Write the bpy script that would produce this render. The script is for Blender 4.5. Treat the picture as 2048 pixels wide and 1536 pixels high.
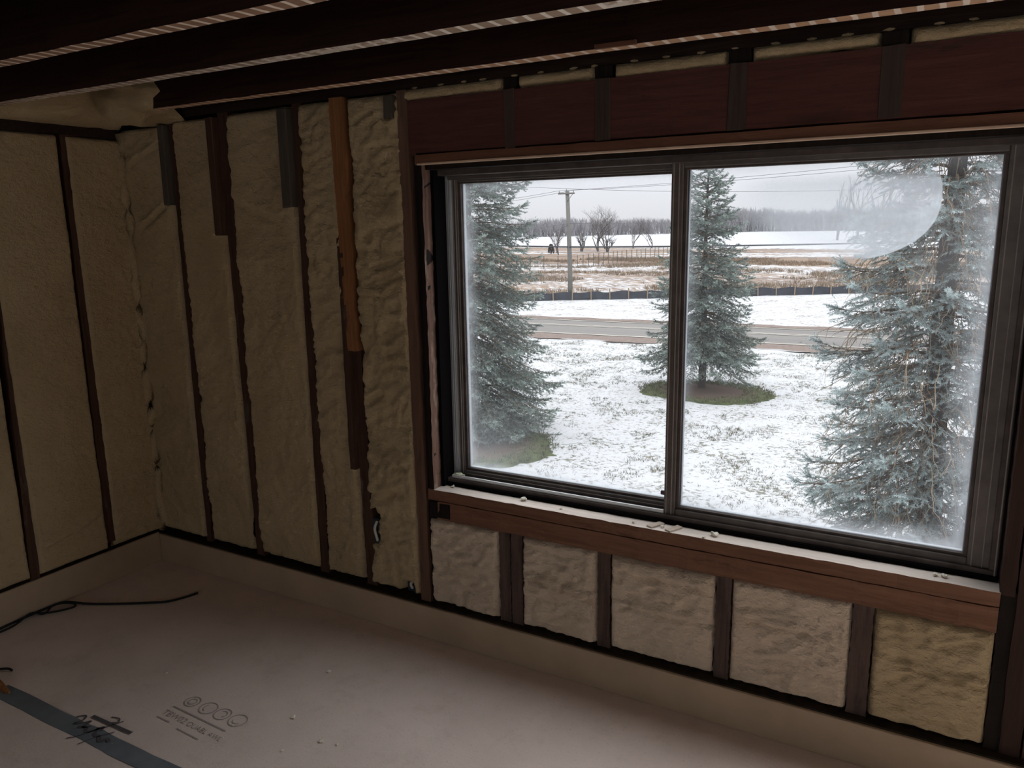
import bpy, bmesh, math, random
import numpy as np
from mathutils import Vector, Matrix

sc = bpy.context.scene
for o in list(bpy.data.objects):
    bpy.data.objects.remove(o)
COL = sc.collection
rng = np.random.default_rng(11)
R = random.Random(7)

# ------------------------------------------------------------------ camera
cam_d = bpy.data.cameras.new('camera')
cam = bpy.data.objects.new('camera', cam_d)
COL.objects.link(cam)
sc.camera = cam
cam_d.sensor_fit = 'HORIZONTAL'
cam_d.sensor_width = 36.0
cam_d.lens = 1560.0 / 2048.0 * 36.0
cam_d.clip_start = 0.02
cam_d.clip_end = 3000
yaw, pitch, roll = math.radians(-29.649), math.radians(-11.547), math.radians(-0.962)
fwd = Vector((math.sin(yaw) * math.cos(pitch), math.cos(yaw) * math.cos(pitch), math.sin(pitch)))
rgt = Vector((math.cos(yaw), -math.sin(yaw), 0))
upv = rgt.cross(fwd)
r2 = rgt * math.cos(roll) + upv * math.sin(roll)
u2 = upv * math.cos(roll) - rgt * math.sin(roll)
M = Matrix((r2, u2, -fwd)).transposed().to_4x4()
M.translation = Vector((0, -2.33, 1.6))
cam.matrix_world = M

# ------------------------------------------------------------------ view + world
sc.view_settings.view_transform = 'Standard'
sc.view_settings.look = 'None'
sc.view_settings.gamma = 1
sc.view_settings.use_curve_mapping = False
sc.view_settings.exposure = 0.0
sc.cycles.max_bounces = 14
sc.cycles.diffuse_bounces = 8
sc.cycles.transparent_max_bounces = 24
sc.cycles.caustics_reflective = False
sc.cycles.caustics_refractive = False
sc.cycles.sample_clamp_indirect = 6.0

SKY = 5.9
OUT = 0.55
OX0, OX1, OZ0, OZ1 = -0.4, 0.7, 0.9, 1.8      # unseen opening added behind the viewer for fill light
w = bpy.data.worlds.new('overcast_sky')
sc.world = w
w.use_nodes = True
nt = w.node_tree
nt.nodes.clear()
tc = nt.nodes.new('ShaderNodeTexCoord')
sx = nt.nodes.new('ShaderNodeSeparateXYZ')
nt.links.new(tc.outputs['Generated'], sx.inputs[0])
rmp = nt.nodes.new('ShaderNodeValToRGB')
nt.links.new(sx.outputs['Z'], rmp.inputs[0])
el = rmp.color_ramp.elements
# overcast sky steepened to light the room: far brighter overhead than at the horizon
el[0].position = 0.0
el[0].color = (0.250, 0.252, 0.262, 1)
el[1].position = 1.0
el[1].color = (1.14, 1.165, 1.20, 1)
e = el.new(0.12); e.color = (0.318, 0.331, 0.354, 1)
bgn = nt.nodes.new('ShaderNodeBackground')
bgn.inputs['Strength'].default_value = SKY * 3.55
nt.links.new(rmp.outputs[0], bgn.inputs[0])
wo = nt.nodes.new('ShaderNodeOutputWorld')
nt.links.new(bgn.outputs[0], wo.inputs[0])

def portal(name, loc, rot, sx_, sy_):
    l = bpy.data.lights.new(name, 'AREA')
    l.shape = 'RECTANGLE'
    l.size, l.size_y = sx_, sy_
    l.cycles.is_portal = True
    o = bpy.data.objects.new(name, l)
    COL.objects.link(o)
    o.location = loc
    o.rotation_euler = rot

portal('window_daylight', (-0.75, 0.24, 1.21), (math.radians(-90), 0, 0), 1.9, 1.25)
portal('added_fill_daylight', (OX0 / 2 + OX1 / 2, -6.1, OZ0 / 2 + OZ1 / 2), (math.radians(90), 0, 0), OX1 - OX0, OZ1 - OZ0)  # portal of the fill opening added behind the viewer
portal('added_opening_daylight', (1.39, 0.20, 1.19), (math.radians(-90), 0, 0), 1.94, 1.58)  # portal of the unseen opening added to light the floor

# ------------------------------------------------------------------ materials
MATS = {}

class NT:
    def __init__(self, name):
        self.m = bpy.data.materials.new(name)
        self.m.use_nodes = True
        self.t = self.m.node_tree
        self.b = self.t.nodes['Principled BSDF']
        self.o = self.t.nodes['Material Output']
        MATS[name] = self.m
    def n(self, typ, **kw):
        x = self.t.nodes.new(typ)
        for k, v in kw.items():
            if k.startswith('i_'):
                x.inputs[k[2:].replace('_', ' ')].default_value = v
            else:
                setattr(x, k, v)
        return x
    def l(self, a, b):
        self.t.links.new(a, b)
    def pos(self, scale=(1, 1, 1), obj=False):
        c = self.n('ShaderNodeTexCoord') if obj else self.n('ShaderNodeNewGeometry')
        mp = self.n('ShaderNodeMapping')
        self.l(c.outputs['Object'] if obj else c.outputs['Position'], mp.inputs[0])
        mp.inputs['Scale'].default_value = scale
        return mp.outputs[0]
    def noise(self, v, scale, detail=4, rough=0.55, dist=0.0):
        x = self.n('ShaderNodeTexNoise')
        x.inputs['Scale'].default_value = scale
        x.inputs['Detail'].default_value = detail
        x.inputs['Roughness'].default_value = rough
        x.inputs['Distortion'].default_value = dist
        self.l(v, x.inputs['Vector'])
        return x.outputs['Fac']
    def ramp(self, f, stops, const=False):
        x = self.n('ShaderNodeValToRGB')
        e = x.color_ramp.elements
        if const:
            x.color_ramp.interpolation = 'CONSTANT'
        while len(e) < len(stops):
            e.new(0.5)
        for i, (p, c) in enumerate(stops):
            e[i].position = p
            e[i].color = c if len(c) == 4 else (*c, 1)
        self.l(f, x.inputs[0])
        return x.outputs[0]
    def val(self, f, a, b, lo=0.0, hi=1.0):
        x = self.n('ShaderNodeMapRange')
        x.inputs[1].default_value = a
        x.inputs[2].default_value = b
        x.inputs[3].default_value = lo
        x.inputs[4].default_value = hi
        self.l(f, x.inputs[0])
        return x.outputs[0]
    def math(self, op, a, b=None):
        x = self.n('ShaderNodeMath', operation=op)
        for i, s in enumerate((a, b)):
            if s is None:
                continue
            if isinstance(s, (int, float)):
                x.inputs[i].default_value = s
            else:
                self.l(s, x.inputs[i])
        return x.outputs[0]
    def mix(self, f, a, b):
        x = self.n('ShaderNodeMix', data_type='RGBA')
        for s, i in ((f, 0), (a, 6), (b, 7)):
            if isinstance(s, (int, float)):
                x.inputs[i].default_value = s
            elif isinstance(s, tuple):
                x.inputs[i].default_value = s if len(s) == 4 else (*s, 1)
            else:
                self.l(s, x.inputs[i])
        return x.outputs[2]
    def sep(self, v):
        x = self.n('ShaderNodeSeparateXYZ')
        self.l(v, x.inputs[0])
        return x.outputs
    def color(self, c):
        if isinstance(c, tuple):
            self.b.inputs['Base Color'].default_value = c if len(c) == 4 else (*c, 1)
        else:
            self.l(c, self.b.inputs['Base Color'])
    def bump(self, h, strength=0.4, dist=0.01):
        x = self.n('ShaderNodeBump')
        x.inputs['Strength'].default_value = strength
        x.inputs['Distance'].default_value = dist
        self.l(h, x.inputs['Height'])
        self.l(x.outputs[0], self.b.inputs['Normal'])
    def rough(self, r, spec=0.3, metal=0.0):
        self.b.inputs['Roughness'].default_value = r
        self.b.inputs['Specular IOR Level'].default_value = spec
        self.b.inputs['Metallic'].default_value = metal
        return self.m

def wood(name, dark, light, axis='z', rough=0.8, wear=None, wear_amt=0.35, spec=0.15):
    t = NT(name)
    s = {'x': (1.2, 22, 22), 'y': (22, 1.2, 22), 'z': (22, 22, 1.2)}[axis]
    v = t.pos(s)
    g = t.noise(v, 3.0, 6, 0.65, 0.6)
    c = t.ramp(g, [(0.25, dark), (0.75, light)])
    if wear:
        k = t.noise(t.pos({'x': (0.5, 2, 2), 'y': (2, 0.5, 2), 'z': (2, 2, 0.5)}[axis]), 9.0, 6, 0.7)
        c = t.mix(t.val(k, 0.62 - wear_amt * 0.25, 0.72, 0, 0.85), c, wear)
    t.color(c)
    t.bump(g, 0.5, 0.004)
    return t.rough(rough, spec)

STUD = wood('stud_wood', (0.040, 0.020, 0.014), (0.105, 0.056, 0.038), 'z', wear=(0.13, 0.11, 0.09), wear_amt=0.1)
STUDO = wood('orange_board_wood', (0.19, 0.080, 0.032), (0.33, 0.155, 0.065), 'z', wear=(0.05, 0.03, 0.02), wear_amt=0.1)
STUDB = wood('brown_stud_wood', (0.10, 0.055, 0.038), (0.19, 0.11, 0.075), 'z', wear=(0.06, 0.04, 0.03), wear_amt=0.2)
STUDG = wood('grey_block_wood', (0.055, 0.045, 0.036), (0.10, 0.085, 0.068), 'z')
STRIP = wood('header_strip_wood', (0.045, 0.030, 0.024), (0.080, 0.058, 0.046), 'z')
CRIP = wood('stained_cripple_wood', (0.055, 0.036, 0.030), (0.14, 0.095, 0.078), 'z', wear=(0.035, 0.03, 0.027), wear_amt=0.5)
JACK = wood('near_black_wood', (0.008, 0.006, 0.005), (0.022, 0.016, 0.013), 'z')  # almost black wood tone
JACKB = wood('dark_brown_jamb_wood', (0.022, 0.012, 0.009), (0.055, 0.030, 0.022), 'z')
HEAD = wood('header_wood', (0.070, 0.026, 0.022), (0.125, 0.050, 0.041), 'x', wear=(0.05, 0.03, 0.025), wear_amt=0.1)
LOWB = wood('head_trim_wood', (0.11, 0.050, 0.030), (0.20, 0.095, 0.058), 'x')
PALEW = wood('pale_lit_wood', (0.55, 0.38, 0.27), (0.78, 0.58, 0.44), 'x')  # pale colour carries the snow light on the header's underside and lip
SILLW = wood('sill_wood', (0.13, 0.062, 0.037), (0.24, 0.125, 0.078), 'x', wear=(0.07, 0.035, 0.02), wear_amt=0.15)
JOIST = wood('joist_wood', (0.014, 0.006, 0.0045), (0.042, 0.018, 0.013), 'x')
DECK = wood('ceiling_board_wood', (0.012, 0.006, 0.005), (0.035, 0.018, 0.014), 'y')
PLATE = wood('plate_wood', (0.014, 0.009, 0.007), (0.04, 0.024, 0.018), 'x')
RJAMB = wood('jamb_wood', (0.08, 0.042, 0.030), (0.22, 0.135, 0.10), 'z', wear=(0.42, 0.34, 0.26), wear_amt=0.3)
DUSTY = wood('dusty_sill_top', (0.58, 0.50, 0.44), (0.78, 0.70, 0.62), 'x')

def lathmarks(name, base, pale, blot, blot_amt):
    t = NT(name)
    p = t.pos()
    xs = t.sep(p)['X']
    k = t.noise(t.pos((1, 1, 1)), 7, 3)
    f = t.math('FRACT', t.math('MULTIPLY', t.math('ADD', xs, t.math('MULTIPLY', k, 0.02)), 21.5))
    st = t.val(t.math('ABSOLUTE', t.math('SUBTRACT', f, 0.5)), 0.17, 0.12, 0, 1)
    g = t.noise(t.pos((2, 20, 20)), 4, 5, 0.65)
    c = t.mix(st, t.ramp(g, [(0.3, tuple(q * 0.7 for q in base)), (0.7, base)]), pale)
    b = t.noise(t.pos((1, 1.5, 1.5)), 26, 5, 0.7)
    b2 = t.noise(t.pos((1, 1, 1)), 3.2, 3, 0.6)
    bm = t.math('MULTIPLY', t.val(b, 0.45, 0.55), t.val(b2, 0.62 - blot_amt, 0.72 - blot_amt))
    c = t.mix(bm, c, blot)
    t.color(c)
    t.bump(b, 0.4, 0.004)
    return t.rough(0.9, 0.1)
JB1 = lathmarks('joist_underside_orange', (0.58, 0.36, 0.22), (0.80, 0.68, 0.57), (0.46, 0.28, 0.17), 0.0)
JB2 = lathmarks('joist_underside_plaster', (0.38, 0.27, 0.19), (0.74, 0.66, 0.57), (0.58, 0.50, 0.42), 0.20)
JB3 = lathmarks('joist_underside_lath', (0.34, 0.20, 0.13), (0.80, 0.68, 0.56), (0.22, 0.13, 0.09), -0.05)

def foam_mat(name, a, b, stain):
    t = NT(name)
    n1 = t.noise(t.pos((1, 1, 1)), 3.0, 5, 0.6)
    n2 = t.noise(t.pos((1, 1, 1.6)), 38, 6, 0.65, 0.4)
    c = t.ramp(n1, [(0.3, a), (0.7, b)])
    s = t.noise(t.pos((1.2, 1.2, 0.7)), 6, 6, 0.7)
    c = t.mix(t.val(s, 0.60, 0.80, 0, 0.35), c, stain)
    c = t.mix(t.val(n2, 0.40, 0.28, 0, 0.35), c, stain)
    t.color(c)
    n4 = t.noise(t.pos((1, 1, 1.4)), 95, 3, 0.6)
    t.bump(t.math('ADD', n2, t.math('MULTIPLY', n4, 0.4)), 0.85, 0.016)
    return t.rough(0.7, 0.25)
FOAM = foam_mat('spray_foam', (0.45, 0.345, 0.20), (0.54, 0.425, 0.26), (0.33, 0.23, 0.10))
FOAMP = foam_mat('spray_foam_pinkish_lit', (0.63, 0.51, 0.385), (0.73, 0.60, 0.46), (0.34, 0.25, 0.15))  # pinkish, and paler with the floor bounce put into its colour

def floor_mat():
    t = NT('dusty_subfloor')
    n1 = t.noise(t.pos((1, 1, 1)), 2.2, 6, 0.6)
    n2 = t.noise(t.pos((1, 1, 1)), 120, 4, 0.7)
    n3 = t.noise(t.pos((1, 1, 1)), 14, 6, 0.7)
    c = t.ramp(n1, [(0.3, (0.655, 0.545, 0.485)), (0.7, (0.775, 0.655, 0.59))])
    c = t.mix(t.val(n3, 0.55, 0.75, 0, 0.35), c, (0.54, 0.445, 0.395))
    c = t.mix(t.val(t.noise(t.pos(), 5.5, 7, 0.75), 0.54, 0.70, 0, 0.28), c, (0.42, 0.33, 0.27))
    c = t.mix(t.val(n2, 0.60, 0.72, 0, 0.6), c, (0.34, 0.275, 0.235))
    c = t.mix(t.val(n2, 0.36, 0.26, 0, 0.5), c, (0.70, 0.63, 0.57))
    t.color(c)
    t.bump(n2, 0.5, 0.003)
    return t.rough(0.8, 0.2)
FLOOR = floor_mat()

def simple(name, c, rough=0.7, spec=0.3, metal=0.0, var=0.0, scale=8.0):
    t = NT(name)
    if var:
        n = t.noise(t.pos(), scale, 5, 0.6)
        t.color(t.ramp(n, [(0.3, tuple(max(0, q * (1 - var)) for q in c)), (0.7, tuple(q * (1 + var) for q in c))]))
    else:
        t.color(c)
    return t.rough(rough, spec, metal)
KICK = simple('tan_kickboard', (0.40, 0.305, 0.215), 0.75, 0.2, var=0.10, scale=5)
DARKLEDGE = simple('dark_ledge', (0.035, 0.028, 0.022), 0.95, 0.05, var=0.4, scale=30)  # much darker tone for the ledge above the kick boards
SHEATH = simple('sheathing_board', (0.10, 0.085, 0.06), 0.9, 0.1, var=0.2)
BRONZE = simple('weathered_bronze_frame', (0.115, 0.098, 0.088), 0.50, 0.4, 0.15, var=0.25, scale=20)
BRONZE2 = simple('dirty_brown_frame', (0.085, 0.066, 0.058), 0.6, 0.3, 0.1, var=0.3, scale=20)
RIB = simple('pale_bronze_ridge', (0.30, 0.265, 0.24), 0.5, 0.4, 0.1, var=0.2, scale=12)  # ridges paler than the sash bronze
ALU = simple('grey_aluminium', (0.36, 0.375, 0.38), 0.45, 0.5, 0.2, var=0.08, scale=15)
ALUB = simple('bright_track_metal', (0.75, 0.78, 0.80), 0.35, 0.5, 0.4)
SPACER = simple('pale_spacer', (0.55, 0.58, 0.60), 0.6, 0.3)
SHADEGAP = simple('recess_shade_black', (0.006, 0.005, 0.005), 0.95, 0.02)  # near-black colour stands in for the shade in the frame recess
BLACK = simple('black_rubber', (0.010, 0.010, 0.011), 0.7, 0.3)
BOXM = simple('dark_blue_box_plastic', (0.030, 0.040, 0.048), 0.6, 0.3)
WIREW = simple('white_cable_jacket', (0.55, 0.55, 0.50), 0.5, 0.3)
CRUMB = simple('pale_foam_crumb', (0.74, 0.71, 0.60), 0.85, 0.1)
CRUMBY = simple('yellowish_foam_scrap', (0.68, 0.70, 0.50), 0.85, 0.1)
TAPE = simple('blue_grey_tape', (0.155, 0.175, 0.190), 0.7, 0.2, var=0.22, scale=7)
INK = simple('faded_black_ink', (0.36, 0.305, 0.275), 0.9, 0.05)
INKD = simple('black_marker_ink', (0.10, 0.09, 0.095), 0.8, 0.1)
CHIPW = simple('split_wood_piece', (0.25, 0.11, 0.045), 0.8, 0.1, var=0.3, scale=60)
SHIM = simple('pale_lath_wood', (0.52, 0.44, 0.36), 0.85, 0.1, var=0.15, scale=60)
PURPLE = simple('plum_latch_plastic', (0.09, 0.06, 0.075), 0.5, 0.3)
ROOMD = simple('bare_stud_bay_room', (0.42, 0.36, 0.27), 0.9, 0.1, var=0.15, scale=3)

def glass_mat(name, x0, x1, z0, z1, lens):
    t = NT(name)
    t.t.nodes.remove(t.b)
    p = t.pos()
    s = t.sep(p)
    X, Z = s['X'], s['Z']
    n = t.noise(t.pos((1, 1, 1)), 9, 5, 0.6)
    nf = t.noise(t.pos((1, 1, 0.6)), 90, 3, 0.7)
    def edge(v, e, width, sgn):
        d = t.math('MULTIPLY', t.math('SUBTRACT', v, e), sgn)
        d = t.math('ADD', d, t.math('MULTIPLY', t.math('SUBTRACT', n, 0.5), width * 0.9))
        q = t.val(d, width, 0.0)
        return t.math('POWER', q, 1.8)
    if lens:
        m = edge(Z, z0, 0.085, 1)
        m = t.math('MAXIMUM', m, t.math('MULTIPLY', edge(X, x1, 0.10, -1), 0.8))
        m = t.math('MAXIMUM', m, t.math('MULTIPLY', edge(Z, z1, 0.05, -1), 0.45))
        m = t.math('MAXIMUM', m, t.math('MULTIPLY', edge(X, x0, 0.05, 1), 0.45))
        m = t.math('MULTIPLY', m, 0.62)
        # moisture trapped between the panes: a lens-shaped bloom with a crisp lower right rim
        cx, cz, a, b = -0.330, 1.655, 0.280, 0.175
        dx = t.math('DIVIDE', t.math('SUBTRACT', X, cx), a)
        dz = t.math('DIVIDE', t.math('SUBTRACT', Z, cz), b)
        r = t.math('SQRT', t.math('ADD', t.math('POWER', t.math('ABSOLUTE', dx), 2.3), t.math('POWER', t.math('ABSOLUTE', dz), 2.3)))
        soft = t.val(X, -0.36, -0.22, 0.42, 0.012)
        inside = t.math('SUBTRACT', 1.0, r)
        core = t.n('ShaderNodeClamp')
        t.l(t.math('DIVIDE', inside, soft), core.inputs[0])
        core = core.outputs[0]
        top = t.val(Z, 1.735, 1.70)
        dens = t.math('MULTIPLY', t.math('MULTIPLY', core, top), t.val(X, -0.56, -0.20, 0.40, 0.68))
        streak = t.noise(t.pos((1, 1, 6)), 7, 3, 0.5)
        dens = t.math('MULTIPLY', dens, t.val(streak, 0.3, 0.7, 0.93, 1.05))
        m = t.math('MAXIMUM', m, dens)
    else:
        m = t.math('MULTIPLY', edge(X, x0, 0.075, 1), 0.55)
        m = t.math('MAXIMUM', m, t.math('MULTIPLY', edge(Z, z0, 0.06, 1), 0.6))
        corner = t.math('MULTIPLY', t.val(X, x0 + 0.42, x0, 0, 1), t.val(Z, z0 + 0.30, z0, 0, 1))
        m = t.math('MAXIMUM', m, t.math('MULTIPLY', corner, 0.30))
        m = t.math('MAXIMUM', m, t.math('MULTIPLY', edge(Z, z1, 0.06, -1), 0.30))
    m = t.math('MULTIPLY', m, t.val(nf, 0.3, 0.7, 0.9, 1.08))
    m = t.math('ADD', m, 0.035)
    tr = t.n('ShaderNodeBsdfTransparent')
    tr.inputs[0].default_value = (GT, GT * 1.005, GT * 1.01, 1)
    tl = t.n('ShaderNodeBsdfTranslucent')
    tl.inputs[0].default_value = (0.60 * GT, 0.625 * GT, 0.66 * GT, 1)   # a film dimmed along with the glass
    mx = t.n('ShaderNodeMixShader')
    t.l(m, mx.inputs[0]); t.l(tr.outputs[0], mx.inputs[1]); t.l(tl.outputs[0], mx.inputs[2])
    gl = t.n('ShaderNodeBsdfGlossy')
    gl.inputs['Roughness'].default_value = 0.05
    gl.inputs[0].default_value = (1, 1, 1, 1)
    fr = t.n('ShaderNodeFresnel'); fr.inputs[0].default_value = 1.25
    mx2 = t.n('ShaderNodeMixShader')
    t.l(t.math('MULTIPLY', fr.outputs[0], 0.6), mx2.inputs[0]); t.l(mx.outputs[0], mx2.inputs[1]); t.l(gl.outputs[0], mx2.inputs[2])
    t.l(mx2.outputs[0], t.o.inputs[0])
    return t.m
GT = 0.147  # glass darkened to hold the view outside down against the room

# ------------------------------------------------------------------ object helpers
def link(name, me, mat, parent=None):
    o = bpy.data.objects.new(name, me)
    COL.objects.link(o)
    if mat is not None:
        for m in (mat if isinstance(mat, (list, tuple)) else [mat]):
            me.materials.append(m)
    if parent is not None:
        o.parent = parent
    return o

def tag(o, label=None, cat=None, group=None, kind=None):
    if label: o['label'] = label
    if cat: o['category'] = cat
    if group: o['group'] = group
    if kind: o['kind'] = kind
    return o

def empty(name, loc=(0, 0, 0)):
    o = bpy.data.objects.new(name, None)
    o.empty_display_size = 0.05
    COL.objects.link(o)
    o.location = loc
    return o

def box(name, x0, x1, y0, y1, z0, z1, mat, parent=None, bev=0.003, skew=0.0, seg=1, kind=None, faces=None):
    """a rough-sawn board: bevelled box, slightly uneven; faces = {(axis, sign): material index}"""
    bm = bmesh.new()
    bmesh.ops.create_cube(bm, size=1)
    for v in bm.verts:
        v.co = Vector(((x0 + x1) / 2 + v.co.x * (x1 - x0), (y0 + y1) / 2 + v.co.y * (y1 - y0), (z0 + z1) / 2 + v.co.z * (z1 - z0)))
    if skew:
        for v in bm.verts:
            v.co += Vector((R.uniform(-skew, skew), R.uniform(-skew, skew) * 0.4, R.uniform(-skew, skew)))
    if bev:
        bmesh.ops.bevel(bm, geom=bm.edges[:], offset=bev, segments=seg, affect='EDGES')
    if faces:
        for f in bm.faces:
            f.normal_update()
            for (ax, sg), mi in faces.items():
                if f.normal[ax] * sg > 0.9:
                    f.material_index = mi
    me = bpy.data.meshes.new(name)
    bm.to_mesh(me)
    bm.free()
    o = link(name, me, mat, parent)
    if kind: o['kind'] = kind
    return o

def board(name, length_axis, x0, x1, y0, y1, z0, z1, mat, parent=None, rag=0.003, n=24, faces=None):
    """a board with ragged edges along its length, several cross sections"""
    a = {'x': 0, 'y': 1, 'z': 2}[length_axis]
    lo = [x0, y0, z0]; hi = [x1, y1, z1]
    o1, o2 = [i for i in range(3) if i != a]
    verts, fc, mi = [], [], []
    for i in range(n + 1):
        t = lo[a] + (hi[a] - lo[a]) * i / n
        for (s1, s2) in ((0, 0), (1, 0), (1, 1), (0, 1)):
            c = [0, 0, 0]
            c[a] = t
            c[o1] = (lo[o1], hi[o1])[s1] + R.uniform(-rag, rag)
            c[o2] = (lo[o2], hi[o2])[s2] + R.uniform(-rag, rag) * 0.35
            verts.append(c)
    for i in range(n):
        for k in range(4):
            p, q = i * 4 + k, i * 4 + (k + 1) % 4
            fc.append((p, q, q + 4, p + 4))
    fc.append((3, 2, 1, 0)); fc.append(tuple(n * 4 + k for k in range(4)))
    me = bpy.data.meshes.new(name)
    me.from_pydata(verts, [], fc)
    bm = bmesh.new(); bm.from_mesh(me)
    bmesh.ops.recalc_face_normals(bm, faces=bm.faces)
    if faces:
        for f in bm.faces:
            for (ax, sg), m_ in faces.items():
                if f.normal[ax] * sg > 0.45:
                    f.material_index = m_
    bm.to_mesh(me); bm.free()
    return link(name, me, mat, parent)

def npmesh(name, verts, tris, mat, parent=None, attr=None, smooth=False):
    me = bpy.data.meshes.new(name)
    nv, nf = len(verts), len(tris)
    k = tris.shape[1]
    me.vertices.add(nv)
    me.vertices.foreach_set('co', np.asarray(verts, np.float32).ravel())
    me.loops.add(nf * k)
    me.loops.foreach_set('vertex_index', np.asarray(tris, np.int32).ravel())
    me.polygons.add(nf)
    me.polygons.foreach_set('loop_start', np.arange(0, nf * k, k, dtype=np.int32))
    me.update(calc_edges=True)
    if smooth:
        me.polygons.foreach_set('use_smooth', np.ones(nf, bool))
    if attr is not None:
        a = me.attributes.new('tint', 'FLOAT', 'POINT')
        a.data.foreach_set('value', np.asarray(attr, np.float32))
    me.validate()
    return link(name, me, mat, parent)

# value noise, vectorised
def _hash(ix, iy, iz, seed):
    h = (ix * 374761393 + iy * 668265263 + iz * 2147483647 + seed * 974634777) & 0xffffffff
    h = ((h ^ (h >> 13)) * 1274126177) & 0xffffffff
    return ((h ^ (h >> 16)) & 0xffff) / 65535.0
def vnoise(x, y, seed=0):
    x = np.asarray(x, float); y = np.asarray(y, float)
    ix = np.floor(x).astype(np.int64); iy = np.floor(y).astype(np.int64)
    fx = x - ix; fy = y - iy
    fx = fx * fx * (3 - 2 * fx); fy = fy * fy * (3 - 2 * fy)
    h = lambda a, b: _hash(a, b, np.zeros_like(a), seed)
    return (h(ix, iy) * (1 - fx) + h(ix + 1, iy) * fx) * (1 - fy) + (h(ix, iy + 1) * (1 - fx) + h(ix + 1, iy + 1) * fx) * fy
def fbm(x, y, seed=0, oct=4, lac=2.1, gain=0.5):
    s = 0; a = 1; n = 0
    for i in range(oct):
        s = s + a * vnoise(x * lac ** i, y * lac ** i, seed + i * 17); n += a; a *= gain
    return s / n

def foam_panel(u0, u1, v0, v1, place, mat, parent, amp=0.015, proud=0.010, creases=(), seed=0, cut=(), ripple=0.5, name='foam_panel'):
    """sprayed foam filling a stud bay; place(u, v, d) -> world point, d = how far it stands proud"""
    du = 0.0075
    nu = max(6, int((u1 - u0) / du)); nv = max(6, int((v1 - v0) / du))
    if nv > 190: nv = 190
    U, V = np.meshgrid(np.linspace(0, 1, nu + 1), np.linspace(0, 1, nv + 1), indexing='ij')
    wu = u0 + (u1 - u0) * U; wv = v0 + (v1 - v0) * V
    # ragged edges
    jl = (fbm(wv * 14, wv * 0 + seed, seed + 3, 3) - 0.5) * 0.012
    jr = (fbm(wv * 14, wv * 0 + seed + 9, seed + 5, 3) - 0.5) * 0.012
    jb = (fbm(wu * 16, wu * 0 + seed + 5, seed + 8, 3) - 0.5) * 0.014
    jt = (fbm(wu * 16, wu * 0 + seed + 2, seed + 9, 3) - 0.5) * 0.014
    wu = wu + jl * (1 - U) + jr * U
    wv = wv + jb * (1 - V) + jt * V
    warp = fbm(wu * 6, wv * 6, seed + 1, 3) * 0.35
    d = (fbm(wu * 5 + warp, wv * 6 + warp, seed, 4) - 0.5) * 2 * amp
    rp = fbm(wu * 16 + warp * 5, wv * 34 + warp * 9, seed + 21, 3)
    d = d - np.abs(rp - 0.5) * 3.4 * amp * ripple + amp * ripple * 0.6
    d = d + (fbm(wu * 55, wv * 60, seed + 41, 2) - 0.5) * 0.005
    for (cv, amp_c, wid, slope, a0, a1) in creases:
        amp_c *= 1.5; wid *= 0.75
        line = cv + slope * (wu - u0) + (fbm(wu * 9, wu * 0, seed + 31, 3) - 0.5) * 0.022
        q = wv - line
        m = np.clip((U - a0) / 0.08, 0, 1) * np.clip((a1 - U) / 0.08, 0, 1)
        d = d - amp_c * m * np.exp(-(q / wid) ** 2) + amp_c * 0.8 * m * np.exp(-((q - wid * 2.2) / (wid * 1.6)) ** 2)
    eu = np.minimum(wu - u0, u1 - wu); ev = np.minimum(wv - v0, v1 - wv)
    e = np.clip(np.minimum(eu, ev) / 0.014, 0, 1)
    d = d + proud
    d = d * np.sqrt(e) - 0.03 * (1 - np.sqrt(np.clip(e, 0, 1)))
    for (a, b, c, dd) in cut:   # notches left open
        ins = (wu > a) & (wu < b) & (wv > c) & (wv < dd)
        d = np.where(ins, -0.075, d)
    P = np.stack(place(wu, wv, d), -1).reshape(-1, 3)
    idx = np.arange((nu + 1) * (nv + 1)).reshape(nu + 1, nv + 1)
    q = np.stack([idx[:-1, :-1], idx[1:, :-1], idx[1:, 1:], idx[:-1, 1:]], -1).reshape(-1, 4)
    return npmesh(name, P, q, mat, parent, smooth=True)

def tube(name, pts, rad, mat, parent=None, sides=7, rads=None):
    pts = [Vector(p) for p in pts]
    verts, fc = [], []
    for i, p in enumerate(pts):
        d = (pts[min(i + 1, len(pts) - 1)] - pts[max(i - 1, 0)]).normalized()
        a = d.cross(Vector((0, 0, 1)))
        if a.length < 0.05: a = d.cross(Vector((1, 0, 0)))
        a.normalize(); b = d.cross(a)
        r = rads[i] if rads else rad
        for k in range(sides):
            t = 2 * math.pi * k / sides
            verts.append(p + a * math.cos(t) * r + b * math.sin(t) * r)
    for i in range(len(pts) - 1):
        for k in range(sides):
            p, q = i * sides + k, i * sides + (k + 1) % sides
            fc.append((p, q, q + sides, p + sides))
    fc.append(tuple(range(sides))[::-1]); fc.append(tuple((len(pts) - 1) * sides + k for k in range(sides)))
    me = bpy.data.meshes.new(name)
    me.from_pydata([tuple(v) for v in verts], [], fc)
    for p in me.polygons: p.use_smooth = True
    return link(name, me, mat, parent)

def smooth_pts(ctrl, n=8):
    out = []
    c = [Vector(p) for p in ctrl]
    for i in range(len(c) - 1):
        p0, p1, p2, p3 = c[max(i - 1, 0)], c[i], c[i + 1], c[min(i + 2, len(c) - 1)]
        for k in range(n):
            t = k / n
            out.append(0.5 * ((2 * p1) + (p2 - p0) * t + (2 * p0 - 5 * p1 + 4 * p2 - p3) * t * t + (3 * p1 - p0 - 3 * p2 + p3) * t ** 3))
    out.append(c[-1])
    return out

# ================================================================== ROOM SHELL
XL, XR, YF, ZC = -3.33, 2.4, -6.0, 2.36
WX0, WX1, WZ0, WZ1 = -1.672, 0.172, 0.612, 1.812

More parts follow.
